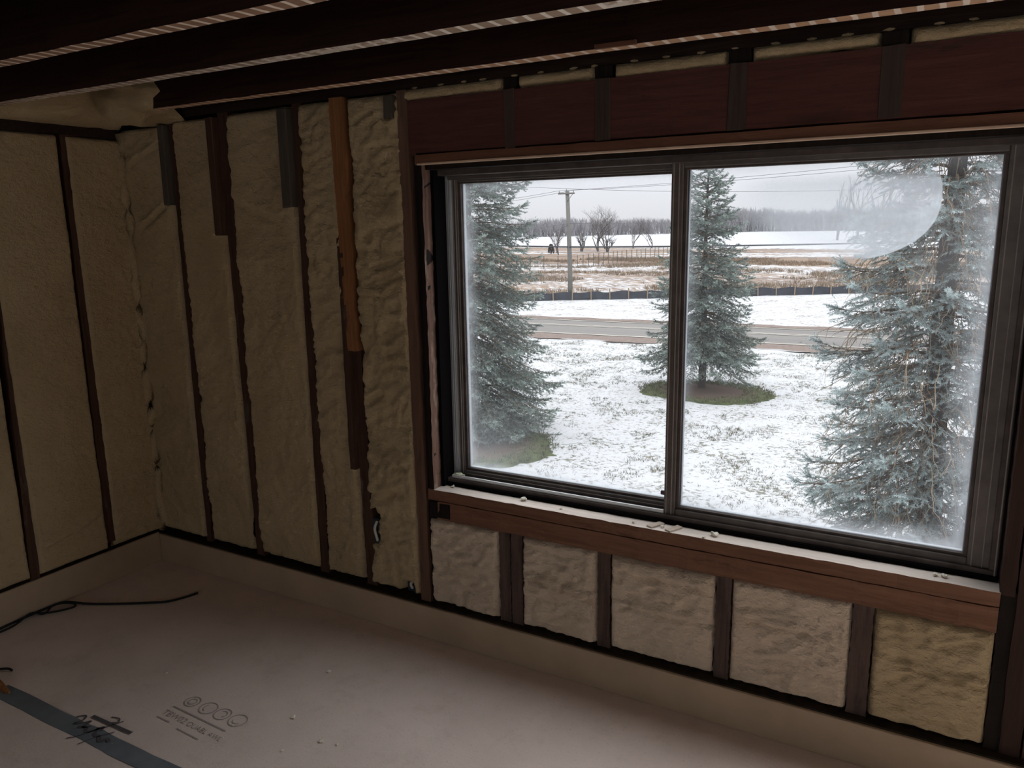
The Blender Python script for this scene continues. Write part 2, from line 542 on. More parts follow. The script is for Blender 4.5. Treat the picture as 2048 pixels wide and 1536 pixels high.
def plane_wall(name, quads, mat):
    verts, fc = [], []
    for q in quads:
        i = len(verts); verts += list(q); fc.append((i, i + 1, i + 2, i + 3))
    me = bpy.data.meshes.new(name)
    me.from_pydata(verts, [], fc)
    return tag(link(name, me, mat), kind='structure')

def solid_wall(name, boxes, mat):
    bm = bmesh.new()
    for (x0, x1, y0, y1, z0, z1) in boxes:
        r = bmesh.ops.create_cube(bm, size=1)
        for v in r['verts']:
            v.co = Vector(((x0 + x1) / 2 + v.co.x * (x1 - x0), (y0 + y1) / 2 + v.co.y * (y1 - y0), (z0 + z1) / 2 + v.co.z * (z1 - z0)))
    me = bpy.data.meshes.new(name)
    bm.to_mesh(me); bm.free()
    return tag(link(name, me, mat), kind='structure')

floor = solid_wall('floor', [(XL - 0.15, XR + 0.15, YF - 0.15, 0.15, -0.12, 0.0)], FLOOR)
floor['label'] = 'dusty tan subfloor of the bare room'
wall_back = solid_wall('wall_back', [
    (XL - 0.2, WX0 - 0.01, 0.10, 0.17, -0.3, ZC), (WX1 + 0.01, 0.42, 0.10, 0.17, -0.3, ZC), (2.36, XR + 0.2, 0.10, 0.17, -0.3, ZC), (0.42, 2.36, 0.10, 0.17, -0.3, 0.72), (0.42, 2.36, 0.10, 0.17, 2.02, ZC),
    (WX0 - 0.01, WX1 + 0.01, 0.10, 0.17, -0.3, WZ0 - 0.01), (WX0 - 0.01, WX1 + 0.01, 0.10, 0.17, WZ1 + 0.01, ZC)], SHEATH)
wall_back['label'] = 'stud wall with spray foam around the big window'
wall_left = solid_wall('wall_left', [(XL - 0.17, XL - 0.10, YF, 0.17, -0.3, ZC)], SHEATH)
wall_left['label'] = 'foamed stud wall meeting the window wall in the dark corner'
wall_right = solid_wall('wall_right', [(XR, XR + 0.1, YF, 0.17, 0, ZC)], ROOMD)
wall_right['label'] = 'bare wall out of view beyond the window'
# wall behind the viewer; its unglazed opening is added for fill light
wall_front = solid_wall('wall_front', [
    (XL - 0.1, OX0, YF - 0.1, YF, 0, ZC), (OX1, XR + 0.1, YF - 0.1, YF, 0, ZC),
    (OX0, OX1, YF - 0.1, YF, 0, OZ0), (OX0, OX1, YF - 0.1, YF, OZ1, ZC)], ROOMD)
wall_front['label'] = 'wall behind the viewer with an opening added for fill light'

# ------------------------------------------------------------------ ceiling
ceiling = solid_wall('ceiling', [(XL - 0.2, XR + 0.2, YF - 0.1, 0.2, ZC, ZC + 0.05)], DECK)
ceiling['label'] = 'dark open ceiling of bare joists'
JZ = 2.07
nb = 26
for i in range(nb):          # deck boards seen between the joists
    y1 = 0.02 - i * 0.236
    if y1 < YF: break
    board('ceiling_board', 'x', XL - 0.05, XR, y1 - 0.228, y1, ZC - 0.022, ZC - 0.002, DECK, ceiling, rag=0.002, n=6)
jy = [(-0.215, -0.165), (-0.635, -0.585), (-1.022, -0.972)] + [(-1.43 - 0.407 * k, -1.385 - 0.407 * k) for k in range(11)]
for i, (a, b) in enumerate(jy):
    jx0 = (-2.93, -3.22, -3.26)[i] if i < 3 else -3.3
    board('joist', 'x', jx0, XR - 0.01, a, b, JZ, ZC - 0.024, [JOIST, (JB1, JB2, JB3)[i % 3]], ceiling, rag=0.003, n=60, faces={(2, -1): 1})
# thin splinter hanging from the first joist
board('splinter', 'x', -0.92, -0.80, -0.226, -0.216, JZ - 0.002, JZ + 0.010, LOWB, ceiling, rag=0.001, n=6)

# ------------------------------------------------------------------ window wall framing
wb = wall_back
board('top_plate', 'x', XL, XR, 0.0, 0.09, 2.068, ZC - 0.025, PLATE, wb, rag=0.002, n=40)
box('sole_plate', XL, XR, -0.033, 0.09, 0.0, 0.137, DARKLEDGE, wb, 0.003)

S0, S1 = 0.004, 0.094
def stud(x0, x1, z0=0.137, z1=2.068, mat=STUD, y0=S0, xt=None, name='stud'):
    """slightly out-of-plumb stud: xt = (x0, x1) at its top"""
    o = board(name, 'z', x0, x1, y0, S1, z0, z1, mat, wb, rag=0.0018, n=36)
    if xt:
        for v in o.data.vertices:
            t = (v.co.z - z0) / (z1 - z0)
            u = (v.co.x - x0) / (x1 - x0)
            v.co.x = (x0 + (x1 - x0) * u) * (1 - t) + (xt[0] + (xt[1] - xt[0]) * u) * t
    return o
stud(-3.030, -2.994, xt=(-3.006, -2.946))
box('stud_block', -3.046, -3.008, -0.030, 0.05, 1.708, 2.045, STUDG, wb, 0.003, 0.003)
stud(-2.690, -2.642, xt=(-2.704, -2.640))
box('stud_block', -2.738, -2.699, -0.030, 0.05, 1.577, 2.050, STUD, wb, 0.003, 0.003)
stud(-2.302, -2.254, 0.137, 2.068, xt=(-2.284, -2.236))
box('stud_block', -2.336, -2.283, -0.032, 0.05, 1.680, 2.055, STUDG, wb, 0.004, 0.004)
stud(-2.040, -1.988, 0.137, 1.127, xt=(-2.056, -2.008))
o = stud(-2.052, -2.006, 1.127, 2.068, STUDO, y0=-0.022, xt=(-2.074, -2.012)); o['label'] = 'orange-brown newer stud piece'
stud(-2.075, -2.048, 0.64, 1.57, STUD, y0=-0.022, name='stud_block')
stud(-1.755, -1.708, 0.137, 2.068, STUDB, y0=-0.008, xt=(-1.772, -1.728), name='king_stud')
stud(-1.706, -1.674, 0.137, 1.845, JACK, y0=0.002, name='jack_stud', xt=(-1.712, -1.674))
stud(-1.728, -1.700, 1.845, 2.068, STUD, y0=0.0, name='stud_block', xt=(-1.735, -1.705))
# grey stapled bracket at the top of the last foam bay
box('stud_block', -1.815, -1.778, -0.030, 0.03, 1.975, 2.055, STUDG, wb, 0.003, 0.003)

# header over the window
board('header_beam', 'x', -1.726, 2.40, -0.006, 0.09, 1.852, 2.030, HEAD, wb, rag=0.0025, n=60)
board('header_board', 'x', -1.700, XR, -0.010, 0.094, 1.812, 1.846, [LOWB, PALEW], wb, rag=0.003, n=70, faces={(2, -1): 1})  # underside paler, with snow light put into its colour
box('header_lit_edge', -1.690, XR, -0.0155, -0.006, 1.810, 1.818, PALEW, wb, 0.002)  # thin strip added to imitate the lit lower lip
for (a, b, zb) in ((-1.335, -1.296, 1.845), (-1.012, -0.962, 1.85), (-0.604, -0.553, 1.852), (-0.214, -0.160, 1.855), (0.225, 0.275, 1.855)):
    o = box('cripple_strip', a, b, -0.010, -0.004, zb, 2.032, STRIP, wb, 0.0015, 0.002)
    o['label'] = 'faint grey strip on the header'
    box('cripple_stud', a - 0.004, b + 0.006, -0.004, 0.09, 2.032, 2.068, JACK, wb, 0.002, 0.002)

# sill under the window: two flat boards
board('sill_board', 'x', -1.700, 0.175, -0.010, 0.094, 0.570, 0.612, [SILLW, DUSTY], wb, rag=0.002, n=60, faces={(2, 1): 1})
board('sill_board', 'x', -1.660, 0.175, -0.004, 0.094, 0.493, 0.564, SILLW, wb, rag=0.0025, n=60)
box('sill_block', -1.698, -1.600, -0.006, 0.06, 0.500, 0.560, JACK, wb, 0.004, 0.004)
for (a, b) in ((-1.392, -1.346), (-1.342, -1.295), (-0.997, -0.950), (-0.586, -0.538), (-0.183, -0.127)):
    stud(a, b, 0.137, 0.492, CRIP, y0=0.000, name='cripple_stud')
stud(0.176, 0.222, 0.137, 0.612, JACK, y0=0.004, name='cripple_stud')
# right side of the opening
board('jamb_board', 'z', WX1, 0.208, -0.008, 0.094, 0.606, 1.222, JACKB, wb, rag=0.0015, n=24)
board('jamb_board', 'z', WX1 + 0.028, 0.23, 0.0, 0.094, 1.226, 1.85, JACK, wb, rag=0.0015, n=24)
stud(0.212, 0.262, 0.137, 2.068, JACKB, y0=-0.004, name='king_stud')
stud(0.268, 0.312, 0.137, 2.068, STUD, y0=0.0, name='king_stud')
# left side of the opening: rough jamb
o = board('jamb_board', 'z', -1.690, WX0, -0.010, 0.050, 0.612, 1.812, [JACK, RJAMB], wb, rag=0.0022, n=44, faces={(0, 1): 1})

# foam bays of the window wall
PB = lambda u, v, d: (u, -d, v)
bays = [(-3.33, -3.008), (-2.966, -2.700), (-2.642, -2.298), (-2.252, -2.066), (-2.000, -1.760)]
FT, FB = 2.062, 0.152
cr_by = {0: [(1.55, 0.010, 0.012, 0.55, 0.25, 1.1), (1.85, 0.010, 0.010, 0.4, 0.2, 1.1)], 2: [(1.72, 0.006, 0.02, -0.4, 0.0, 0.8)],
         4: [(0.72, 0.012, 0.010, -0.25, 0.1, 0.9), (0.545, 0.010, 0.016, 0.1, 0.0, 0.8)]}
foam_panel(-3.345, -3.018, FB, 2.045, PB, FOAM, wb, seed=1, creases=cr_by[0], ripple=0.45)
foam_panel(-2.976, -2.698, FB, 2.058, PB, FOAM, wb, seed=2, ripple=0.5)
foam_panel(-2.648, -2.292, FB, FT, PB, FOAM, wb, seed=3, creases=cr_by[2], ripple=0.5)
foam_panel(-2.250, -2.048, FB, FT + 0.004, PB, FOAM, wb, seed=4, amp=0.013, ripple=1.0)
foam_panel(-2.002, -1.756, FB, FT + 0.004, PB, FOAM, wb, seed=5, amp=0.016, ripple=1.15, creases=cr_by[4],
           cut=[(-2.01, -1.950, 0.325, 0.455), (-2.01, -1.962, 0.455, 0.485), (-1.852, -1.775, 0.14, 0.204)])
low = [(-1.704, -1.394, [(0.42, 0.008, 0.010, -0.35, 0.3, 1.1), (0.30, 0.006, 0.016, 0.0, 0.1, 0.9)], 11),
       (-1.296, -0.998, [(0.335, 0.014, 0.009, -0.07, 0.05, 1.1), (0.46, 0.006, 0.012, -0.1, 0.0, 0.4)], 12),
       (-0.950, -0.588, [(0.315, 0.011, 0.009, 0.0, 0.05, 1.1), (0.44, 0.009, 0.014, -0.02, 0.05, 1.0)], 13),
       (-0.538, -0.184, [(0.37, 0.010, 0.010, -0.05, 0.05, 0.95), (0.27, 0.007, 0.02, -0.05, 0.4, 1.0)], 14),
       (-0.125, 0.176, [(0.325, 0.010, 0.008, 0.02, 0.2, 1.05), (0.22, 0.007, 0.014, -0.15, 0.1, 0.8)], 15)]
for (a, b, cr, s) in low:
    foam_panel(a, b, 0.142, 0.494, PB, FOAMP if s < 15 else FOAM, wb, seed=s, amp=0.015, ripple=0.9, creases=cr)
for i, (a, b) in enumerate(((-1.745, -1.340), (-1.288, -1.018), (-0.955, -0.610), (-0.546, -0.220), (-0.152, 0.22), (0.28, 0.7))):
    foam_panel(a, b, 2.026 + (0.006 if i % 2 else 0), 2.074, PB, FOAM, wb, seed=20 + i, amp=0.005, proud=0.012)
# drips of foam over the plate above the window
for i in range(22):
    x = -1.70 + i * 0.10 + R.uniform(-0.02, 0.02)
    bm = bmesh.new(); bmesh.ops.create_icosphere(bm, subdivisions=1, radius=0.008)
    for v in bm.verts: v.co = Vector((x + v.co.x * R.uniform(1.2, 2.4), 0.000 + v.co.y * 0.4, 2.0715 + v.co.z * 0.55))
    me = bpy.data.meshes.new('foam_drip'); bm.to_mesh(me); bm.free(); link('foam_drip', me, FOAM, wb)
# outlet box, its cable, and the open pocket at the foot of that bay
ob = box('outlet_box', -2.004, -1.946, 0.004, 0.07, 0.325, 0.436, BOXM, wb, 0.003)
tube('cable', smooth_pts([(-1.968, 0.0, 0.428), (-1.972, -0.012, 0.40), (-1.964, -0.014, 0.37), (-1.968, -0.002, 0.345)]), 0.006, WIREW, wb)
box('outlet_box', -1.852, -1.776, 0.030, 0.07, 0.138, 0.200, BOXM, wb, 0.003)
tube('cable', smooth_pts([(-1.812, 0.03, 0.195), (-1.815, 0.006, 0.185), (-1.812, 0.012, 0.165)]), 0.006, WIREW, wb)

# ------------------------------------------------------------------ left wall
wl = wall_left
PL = lambda u, v, d: (XL + d, u, v)
board('top_plate', 'y', XL - 0.09, XL + 0.004, -3.0, -0.004, 2.002, 2.042, PLATE, wl, rag=0.003, n=40)
box('sole_plate', XL - 0.09, XL + 0.006, -4.5, -0.03, 0.0, 0.142, DARKLEDGE, wl, 0.003)
def lstud(y0, y1, yt0, yt1, z0=0.142, z1=2.002):
    o = board('stud', 'z', XL - 0.09, XL - 0.002, y0, y1, z0, z1, STUD, wl, rag=0.0018, n=36)
    for v in o.data.vertices:
        t = (v.co.z - z0) / (z1 - z0)
        v.co.y += ((yt0 - y0) if v.co.y < (y0 + y1) / 2 else (yt1 - y1)) * t
lstud(-0.303, -0.262, -0.284, -0.228, 0.18)
lstud(-0.656, -0.618, -0.60, -0.55)
for k in range(1, 5):
    y = -0.65 - 0.406 * k
    lstud(y, y + 0.042, y, y + 0.042)
foam_panel(-0.268, 0.012, 0.15, 2.002, PL, FOAM, wl, seed=31, amp=0.009, ripple=0.6)
foam_panel(-0.622, -0.296, 0.15, 2.002, PL, FOAM, wl, seed=32, amp=0.009, ripple=0.35, creases=[(0.24, 0.008, 0.012, 0.25, 0.1, 0.95)])
foam_panel(-1.014, -0.652, 0.15, 2.002, PL, FOAM, wl, seed=33, amp=0.011, ripple=0.5)
foam_panel(-1.42, -1.05, 0.15, 2.002, PL, FOAM, wl, seed=34)
foam_panel(-1.83, -1.46, 0.15, 2.002, PL, FOAM, wl, seed=35)
foam_panel(-2.24, -1.87, 0.15, 2.002, PL, FOAM, wl, seed=36)
# foam swept up over the joist ends above the plate
foam_panel(-0.60, -0.010, 2.040, 2.30, lambda u, v, d: (XL + d + 0.02 + (v - 2.04) * 0.9, u, v), FOAM, wl, seed=41, amp=0.015)
foam_panel(-1.60, -0.62, 2.040, 2.30, lambda u, v, d: (XL + d + 0.01 + (v - 2.04) * 0.5, u, v), FOAM, wl, seed=42, amp=0.015)
foam_panel(XL, -2.90, 2.046, 2.20, lambda u, v, d: (u, -0.02 - d - (v - 2.05) * 1.2 - np.clip(-3.0 - u, 0, 1) * 0.25, v), FOAM, wl, seed=43, amp=0.010)
bm = bmesh.new(); bmesh.ops.create_icosphere(bm, subdivisions=4, radius=1)
for v in bm.verts:
    n_ = v.co.normalized()
    k = 1 + 0.10 * math.sin(n_.x * 7 + 1) * math.cos(n_.y * 6) + 0.07 * math.sin(n_.z * 11 + n_.x * 5)
    v.co = Vector((-2.97 + n_.x * k * 0.23, -0.18 + n_.y * k * 0.095, 2.165 + n_.z * k * 0.125))
me = bpy.data.meshes.new('foam_lump'); bm.to_mesh(me); bm.free()
for p in me.polygons: p.use_smooth = True
link('foam_lump', me, FOAM, wl)
# bead of foam rolled into the corner
tube('foam_bead', [(XL + 0.012 + 0.006 * math.sin(i * 1.3), -0.016 + 0.004 * math.sin(i * 0.9), 0.15 + i * 0.0605) for i in range(32)], 0.020, FOAM, wl, 9,
     rads=[0.022 + 0.002 * math.sin(i * 0.7) for i in range(32)])

# ------------------------------------------------------------------ baseboards (tan kick boards)
bb = box('baseboard_back', XL + 0.006, XR, -0.046, -0.033, 0.0, 0.134, KICK, None, 0.002)
tag(bb, 'tan kick board along the foot of the window wall', kind='structure')
bl = box('baseboard_left', XL + 0.006, XL + 0.018, -4.5, -0.046, 0.0, 0.146, KICK, None, 0.002)
tag(bl, 'tan kick board along the foot of the left wall', kind='structure')

# ================================================================== WINDOW
win = empty('window_1', (0, 0, 0))
tag(win, 'weathered two-pane sliding window with a fogged right pane', kind='structure')
fx0, fx1, fz0, fz1 = -1.664, 0.166, 0.616, 1.803
FY0, FY1 = 0.066, 0.170
# packing closes the gap around the frame; its black strips imitate recess shade
box('frame_packing_shade', WX0 - 0.006, WX1 + 0.03, 0.012, 0.150, 1.795, 1.824, JACK, win, 0)
box('frame_packing_shade', WX0 - 0.012, WX1 + 0.03, 0.094, 0.150, 0.600, 0.618, JACK, win, 0)
box('frame_packing_shade', WX1 - 0.008, WX1 + 0.03, 0.080, 0.150, 0.612, 1.812, JACK, win, 0)
box('frame_packing_shade', WX0 - 0.012, fx0 + 0.006, 0.040, 0.150, 0.612, 1.812, SHADEGAP, win, 0)
# frame
box('frame_head', fx0, fx1, FY0, FY1, 1.776, fz1, BRONZE2, win, 0.002)
box('frame_sill', fx0, fx1, FY0, FY1, fz0, 0.640, BRONZE2, win, 0.002)
box('frame_jamb', fx0, fx0 + 0.016, 0.112, FY1, 0.640, 1.776, ALU, win, 0.002)
box('frame_jamb', fx1 - 0.020, fx1, FY0, FY1, 0.640, 1.776, BRONZE2, win, 0.002)
box('frame_rib', fx1 - 0.008, fx1 - 0.004, FY0 - 0.003, FY0 + 0.002, 0.622, 1.79, RIB, win, 0.001)
box('frame_packing_shade', WX0 + 0.004, WX1 - 0.002, 0.056, 0.067, 0.611, 0.626, SHADEGAP, win, 0)
box('jamb_liner', fx0 + 0.016, fx0 + 0.022, 0.114, 0.125, 0.640, 1.776, ALU, win, 0.001)
box('sill_track', fx0 + 0.02, -0.792, FY0 + 0.008, FY0 + 0.014, 0.640, 0.652, ALUB, win, 0.001)
box('sill_track', fx0 + 0.02, fx1 - 0.02, 0.118, 0.122, 0.640, 0.650, BRONZE, win, 0.001)
box('head_track', fx0 + 0.02, fx1 - 0.02, FY0 + 0.040, FY0 + 0.046, 1.762, 1.776, BRONZE, win, 0.001)

def sash(x0, x1, z0, z1, gx0, gx1, gz0, gz1, ya, yb, gmat, latch=False):
    s = empty('sash'); s.parent = win
    def stepped(name, ax0, ax1, az0, az1, inner):
        # outer member and a lower bead along the glass
        box(name, ax0, ax1, ya, yb, az0, az1, BRONZE, s, 0.0025)
    stepped('stile', x0, gx0 - 0.010, z0, z1, 1)
    stepped('stile', gx1 + 0.010, x1, z0, z1, 1)
    stepped('rail', gx0 - 0.010, gx1 + 0.010, z0, gz0 - 0.008, 1)
    stepped('rail', gx0 - 0.010, gx1 + 0.010, gz1 + 0.006, z1, 1)
    for (a, b) in ((x0, gx0 - 0.010), (gx1 + 0.010, x1)):
        for f in (0.16, 0.62):
            xm = a + (b - a) * f
            box('rib', xm, xm + 0.0035, ya - 0.0025, ya + 0.002, z0 + 0.004, z1 - 0.004, RIB, s, 0.001)
    gy = (ya + yb) / 2 + 0.004
    bd = ya + 0.008
    box('glazing_bead', gx0 - 0.010, gx0, bd, yb - 0.002, gz0, gz1, BRONZE2, s, 0.001)
    box('glazing_bead', gx1, gx1 + 0.010, bd, yb - 0.002, gz0, gz1, BRONZE2, s, 0.001)
    box('glazing_bead', gx0 - 0.010, gx1 + 0.010, bd, yb - 0.002, gz0 - 0.008, gz0, BRONZE2, s, 0.001)
    box('glazing_bead', gx0 - 0.010, gx1 + 0.010, bd, yb - 0.002, gz1, gz1 + 0.006, BRONZE2, s, 0.001)
    me = bpy.data.meshes.new('pane')
    me.from_pydata([(gx0, gy, gz0), (gx1, gy, gz0), (gx1, gy, gz1), (gx0, gy, gz1)], [], [(0, 1, 2, 3)])
    p = link('pane', me, gmat, s)
    # pale spacer between the two sheets, seen along the near edges
    box('glass_spacer', gx0, gx0 + 0.004, gy + 0.002, gy + 0.016, gz0, gz1, SPACER, s, 0)
    box('glass_spacer', gx0, gx1, gy + 0.002, gy + 0.014, gz0, gz0 + 0.003, SPACER, s, 0)
    box('glass_spacer', gx1 - 0.003, gx1, gy + 0.002, gy + 0.014, gz0, gz1, SPACER, s, 0)
    if latch:
        box('latch', x0 - 0.014, x0 + 0.002, ya + 0.004, ya + 0.014, 0.702, 0.716, PURPLE, s, 0.002)
    return s
GL = glass_mat('left_pane_glass', -1.606, -0.806, 0.668, 1.749, False)
GR = glass_mat('right_pane_glass', -0.744, 0.082, 0.668, 1.756, True)
sash(-1.642, -0.765, 0.642, 1.776, -1.606, -0.806, 0.668, 1.749, 0.126, 0.158, GL)
sash(-0.792, 0.1485, 0.634, 1.782, -0.744, 0.082, 0.668, 1.756, 0.078, 0.114, GR, True)

# an unseen, unglazed opening added further along the same wall to light the floor
added_op = empty('added_opening', (0, 0, 0))
tag(added_op, 'unseen unglazed opening added along the window wall to light the floor', kind='structure')
box('sill_board', 0.38, 2.39, 0.0, 0.17, 0.68, 0.72, SILLW, added_op, 0.003)
box('jamb_board', 0.38, 0.42, 0.0, 0.17, 0.72, 1.85, STUD, added_op, 0.003)
box('jamb_board', 2.355, 2.395, 0.0, 0.17, 0.72, 1.85, STUD, added_op, 0.003)
for (a, b, sd) in ((0.46, 0.86, 51), (0.91, 1.31, 52), (1.36, 1.76, 53), (1.81, 2.21, 54)):
    foam_panel(a, b, 0.142, 0.676, PB, FOAM, wb, seed=sd)
    stud(b + 0.004, b + 0.046, 0.137, 0.678, CRIP, y0=0.0, name='cripple_stud')

# ================================================================== FLOOR THINGS
t = board('seam_tape', 'x', -2.86, 1.2, -1.086, -1.022, 0.0, 0.0016, TAPE, None, rag=0.003, n=60)
tag(t, 'blue-grey tape strip stuck along the floor seam', 'tape')

def ribbon(name, pts, wid, mat, z=0.0022, parent=None, closed=False):
    pts = [Vector((p[0], p[1], 0)) for p in pts]
    vs, fc = [], []
    n = len(pts)
    for i, p in enumerate(pts):
        a = pts[(i - 1) % n] if closed or i > 0 else p
        b = pts[(i + 1) % n] if closed or i < n - 1 else p
        d = (b - a)
        if d.length < 1e-9: d = Vector((1, 0, 0))
        d.normalize()
        q = Vector((-d.y, d.x, 0)) * wid / 2
        vs += [(p.x + q.x, p.y + q.y, z), (p.x - q.x, p.y - q.y, z)]
    for i in range(n - (0 if closed else 1)):
        j = (i + 1) % n
        fc.append((2 * i, 2 * i + 1, 2 * j + 1, 2 * j))
    me = bpy.data.meshes.new(name); me.from_pydata(vs, [], fc)
    return link(name, me, mat, parent)
# printed grade stamp on the panel (faded, hardly legible) : parts of the floor
def ring(cx, cy, r, k=24, a0=0, a1=2 * math.pi):
    return [(cx + r * math.cos(a0 + (a1 - a0) * i / k), cy + r * 0.95 * math.sin(a0 + (a1 - a0) * i / k)) for i in range(k + 1)]
for (cx, r, b0, b1) in ((-2.178, 0.028, 0, 6.28), (-2.098, 0.032, 2.2, 4.6), (-2.028, 0.030, -1.0, 2.4), (-1.955, 0.032, 3.4, 5.6)):
    ribbon('stamp_ring', ring(cx, -0.775, r), 0.0035, INK, 0.0012, floor)
    ribbon('stamp_ring', ring(cx, -0.775, r * 0.55, 14, b0, b1), 0.003, INK, 0.0012, floor)
ribbon('stamp_line', [(-2.215, -0.824), (-1.945, -0.834)], 0.006, INK, 0.0012, floor)
ribbon('stamp_line', [(-2.215, -0.888), (-2.150, -0.890)], 0.005, INK, 0.0012, floor)
ribbon('stamp_line', [(-2.10, -0.900), (-1.99, -0.905)], 0.005, INK, 0.0012, floor)
def text(name, s, x, y, size, mat, rot=0.0, parent=None):
    c = bpy.data.curves.new(name, 'FONT')
    c.body = s; c.size = size; c.align_x = 'LEFT'
    o = bpy.data.objects.new(name, c)
    dg = bpy.context.evaluated_depsgraph_get()
    COL.objects.link(o)
    dg.update()
    me = bpy.data.meshes.new_from_object(o.evaluated_get(bpy.context.evaluated_depsgraph_get()))
    bpy.data.objects.remove(o)
    me.materials.clear()
    m = link(name, me, mat, parent)
    m.location = (x, y, 0.0012); m.rotation_euler = (0, 0, rot)
    return m
text('stamp_text', 'TBW02', -2.218, -0.870, 0.036, INK, -0.03, floor)
text('stamp_text', 'OUABL', -2.092, -0.874, 0.030, INK, -0.03, floor)
text('stamp_text', 'AWL', -1.985, -0.878, 0.028, INK, -0.03, floor)
# marker scribble over the tape
scr = empty('marker_scribble', (-2.33, -1.02, 0.0))
tag(scr, 'black marker scribble written across the blue-grey tape', 'scribble')
def srib(pts, wd, n=6):
    ctrl = [(x + 2.33, y + 1.02, 0) for (x, y) in pts]
    ribbon('stroke', [(p.x, p.y) for p in smooth_pts(ctrl, n)], wd, INKD, 0.0030, scr)
srib([(-2.452, -1.020), (-2.430, -1.002), (-2.415, -1.020), (-2.425, -1.045), (-2.400, -1.030), (-2.385, -1.012), (-2.380, -1.045), (-2.360, -1.030)], 0.007)
srib([(-2.395, -1.052), (-2.370, -1.040), (-2.345, -1.055), (-2.330, -1.035), (-2.318, -1.012), (-2.308, -1.030)], 0.010)
srib([(-2.330, -1.020), (-2.312, -1.048), (-2.285, -1.050), (-2.262, -1.062), (-2.250, -1.045), (-2.232, -1.050)], 0.012)
srib([(-2.372, -1.105), (-2.350, -1.080), (-2.338, -1.055), (-2.318, -1.02), (-2.300, -0.985), (-2.288, -0.960)], 0.005)
srib([(-2.310, -1.105), (-2.300, -1.075), (-2.285, -1.045), (-2.262, -1.01)], 0.004)
srib([(-2.345, -0.965), (-2.315, -0.958), (-2.300, -0.972), (-2.318, -0.985)], 0.005)
srib([(-2.408, -0.992), (-2.30, -0.990), (-2.208, -0.988)], 0.013)
# cable lying along the left wall
cb = tube('loose_cable', smooth_pts([(-3.295, -0.90, 0.008), (-3.300, -0.75, 0.010), (-3.296, -0.62, 0.012), (-3.28, -0.555, 0.012), (-3.20, -0.522, 0.009), (-3.136, -0.491, 0.008), (-3.044, -0.438, 0.007), (-2.955, -0.38, 0.006), (-2.893, -0.335, 0.006), (-2.86, -0.27, 0.005), (-2.843, -0.215, 0.005)]), 0.005, BLACK)
tag(cb, 'thin black cable lying loose on the floor by the left wall', 'cable')
cb2 = tube('cable_loop', smooth_pts([(-3.296, -0.95, 0.007), (-3.270, -0.80, 0.008), (-3.290, -0.70, 0.022), (-3.262, -0.66, 0.010), (-3.286, -0.60, 0.018), (-3.25, -0.545, 0.009), (-3.21, -0.56, 0.008), (-3.24, -0.63, 0.010), (-3.285, -0.67, 0.010)]), 0.0045, BLACK, cb)
cb3 = tube('wire_end', smooth_pts([(-3.02, -1.03, 0.006), (-2.985, -0.995, 0.010), (-2.955, -0.972, 0.010), (-2.935, -0.968, 0.006)]), 0.0045, BLACK)
tag(cb3, 'short black wire end curling on the floor near the tape end', 'wire')
wp = board('wood_scrap', 'x', -3.02, -2.80, -1.062, -1.035, 0.0, 0.018, CHIPW, None, rag=0.004, n=10)
for v in wp.data.vertices:
    if v.co.x > -2.86:
        k = (v.co.x + 2.86) / 0.06
        v.co.y = -1.052 + (v.co.y + 1.052) * (1 - 0.8 * k); v.co.z *= 1 - 0.6 * k
tag(wp, 'pointed orange-brown wood splinter at the tape end', 'wood scrap')

def crumb_mesh(name, seed, r, flat=0.6):
    q = random.Random(seed)
    bm = bmesh.new(); bmesh.ops.create_icosphere(bm, subdivisions=2, radius=r)
    for v in bm.verts:
        n = v.co.normalized()
        k = 1 + 0.45 * math.sin(n.x * 3.1 + seed) * math.cos(n.y * 4.3 + seed * 2) + q.uniform(-0.16, 0.16)
        v.co = Vector((v.co.x * k * 1.2, v.co.y * k, v.co.z * k * flat))
    mn = min(v.co.z for v in bm.verts)
    for v in bm.verts: v.co.z -= mn
    me = bpy.data.meshes.new(name); bm.to_mesh(me); bm.free()
    return me
cm = [crumb_mesh('foam_crumb', s, 1.0) for s in range(5)]
for m_ in cm: m_.materials.append(CRUMB)
fl_cr = [(-1.801, -0.676, 0.006), (-1.886, -0.412, 0.006), (-1.632, -0.725, 0.006), (-1.577, -0.712, 0.004), (-1.709, -0.816, 0.004), (-2.412, -0.702, 0.004),
         (-2.138, -0.626, 0.003), (-1.770, -0.640, 0.004), (-1.774, -0.848, 0.0035), (-1.863, -0.721, 0.003), (-1.699, -0.750, 0.003), (-1.549, -0.777, 0.004),
         (-1.640, -0.477, 0.003), (-1.616, -0.397, 0.003), (-1.95, -0.80, 0.004), (-1.926, -0.86, 0.005)]
labs = ['largest white crumb on the floor, right of the grade stamp', 'pale crumb on the dim floor halfway to the kick board', 'pale crumb near the bottom of the picture, right of the stamp',
        'second pale crumb near the bottom of the picture, just right of another', 'small pale crumb below right of the printed stamp', 'pale crumb on the floor far left of the others, above the stamp']
for i, (x, y, r) in enumerate(fl_cr[:6]):
    o = bpy.data.objects.new('foam_crumb', cm[i % 5]); COL.objects.link(o)
    o.location = (x, y, 0.0); o.scale = (r, r, r); o.rotation_euler = (0, 0, R.uniform(0, 6.28))
    tag(o, labs[i], 'crumb')
GV, GF, k = [], [], 0
tet = np.array([(1, 0, 0), (-0.5, 0.87, 0), (-0.5, -0.87, 0), (0, 0, 0.9)])
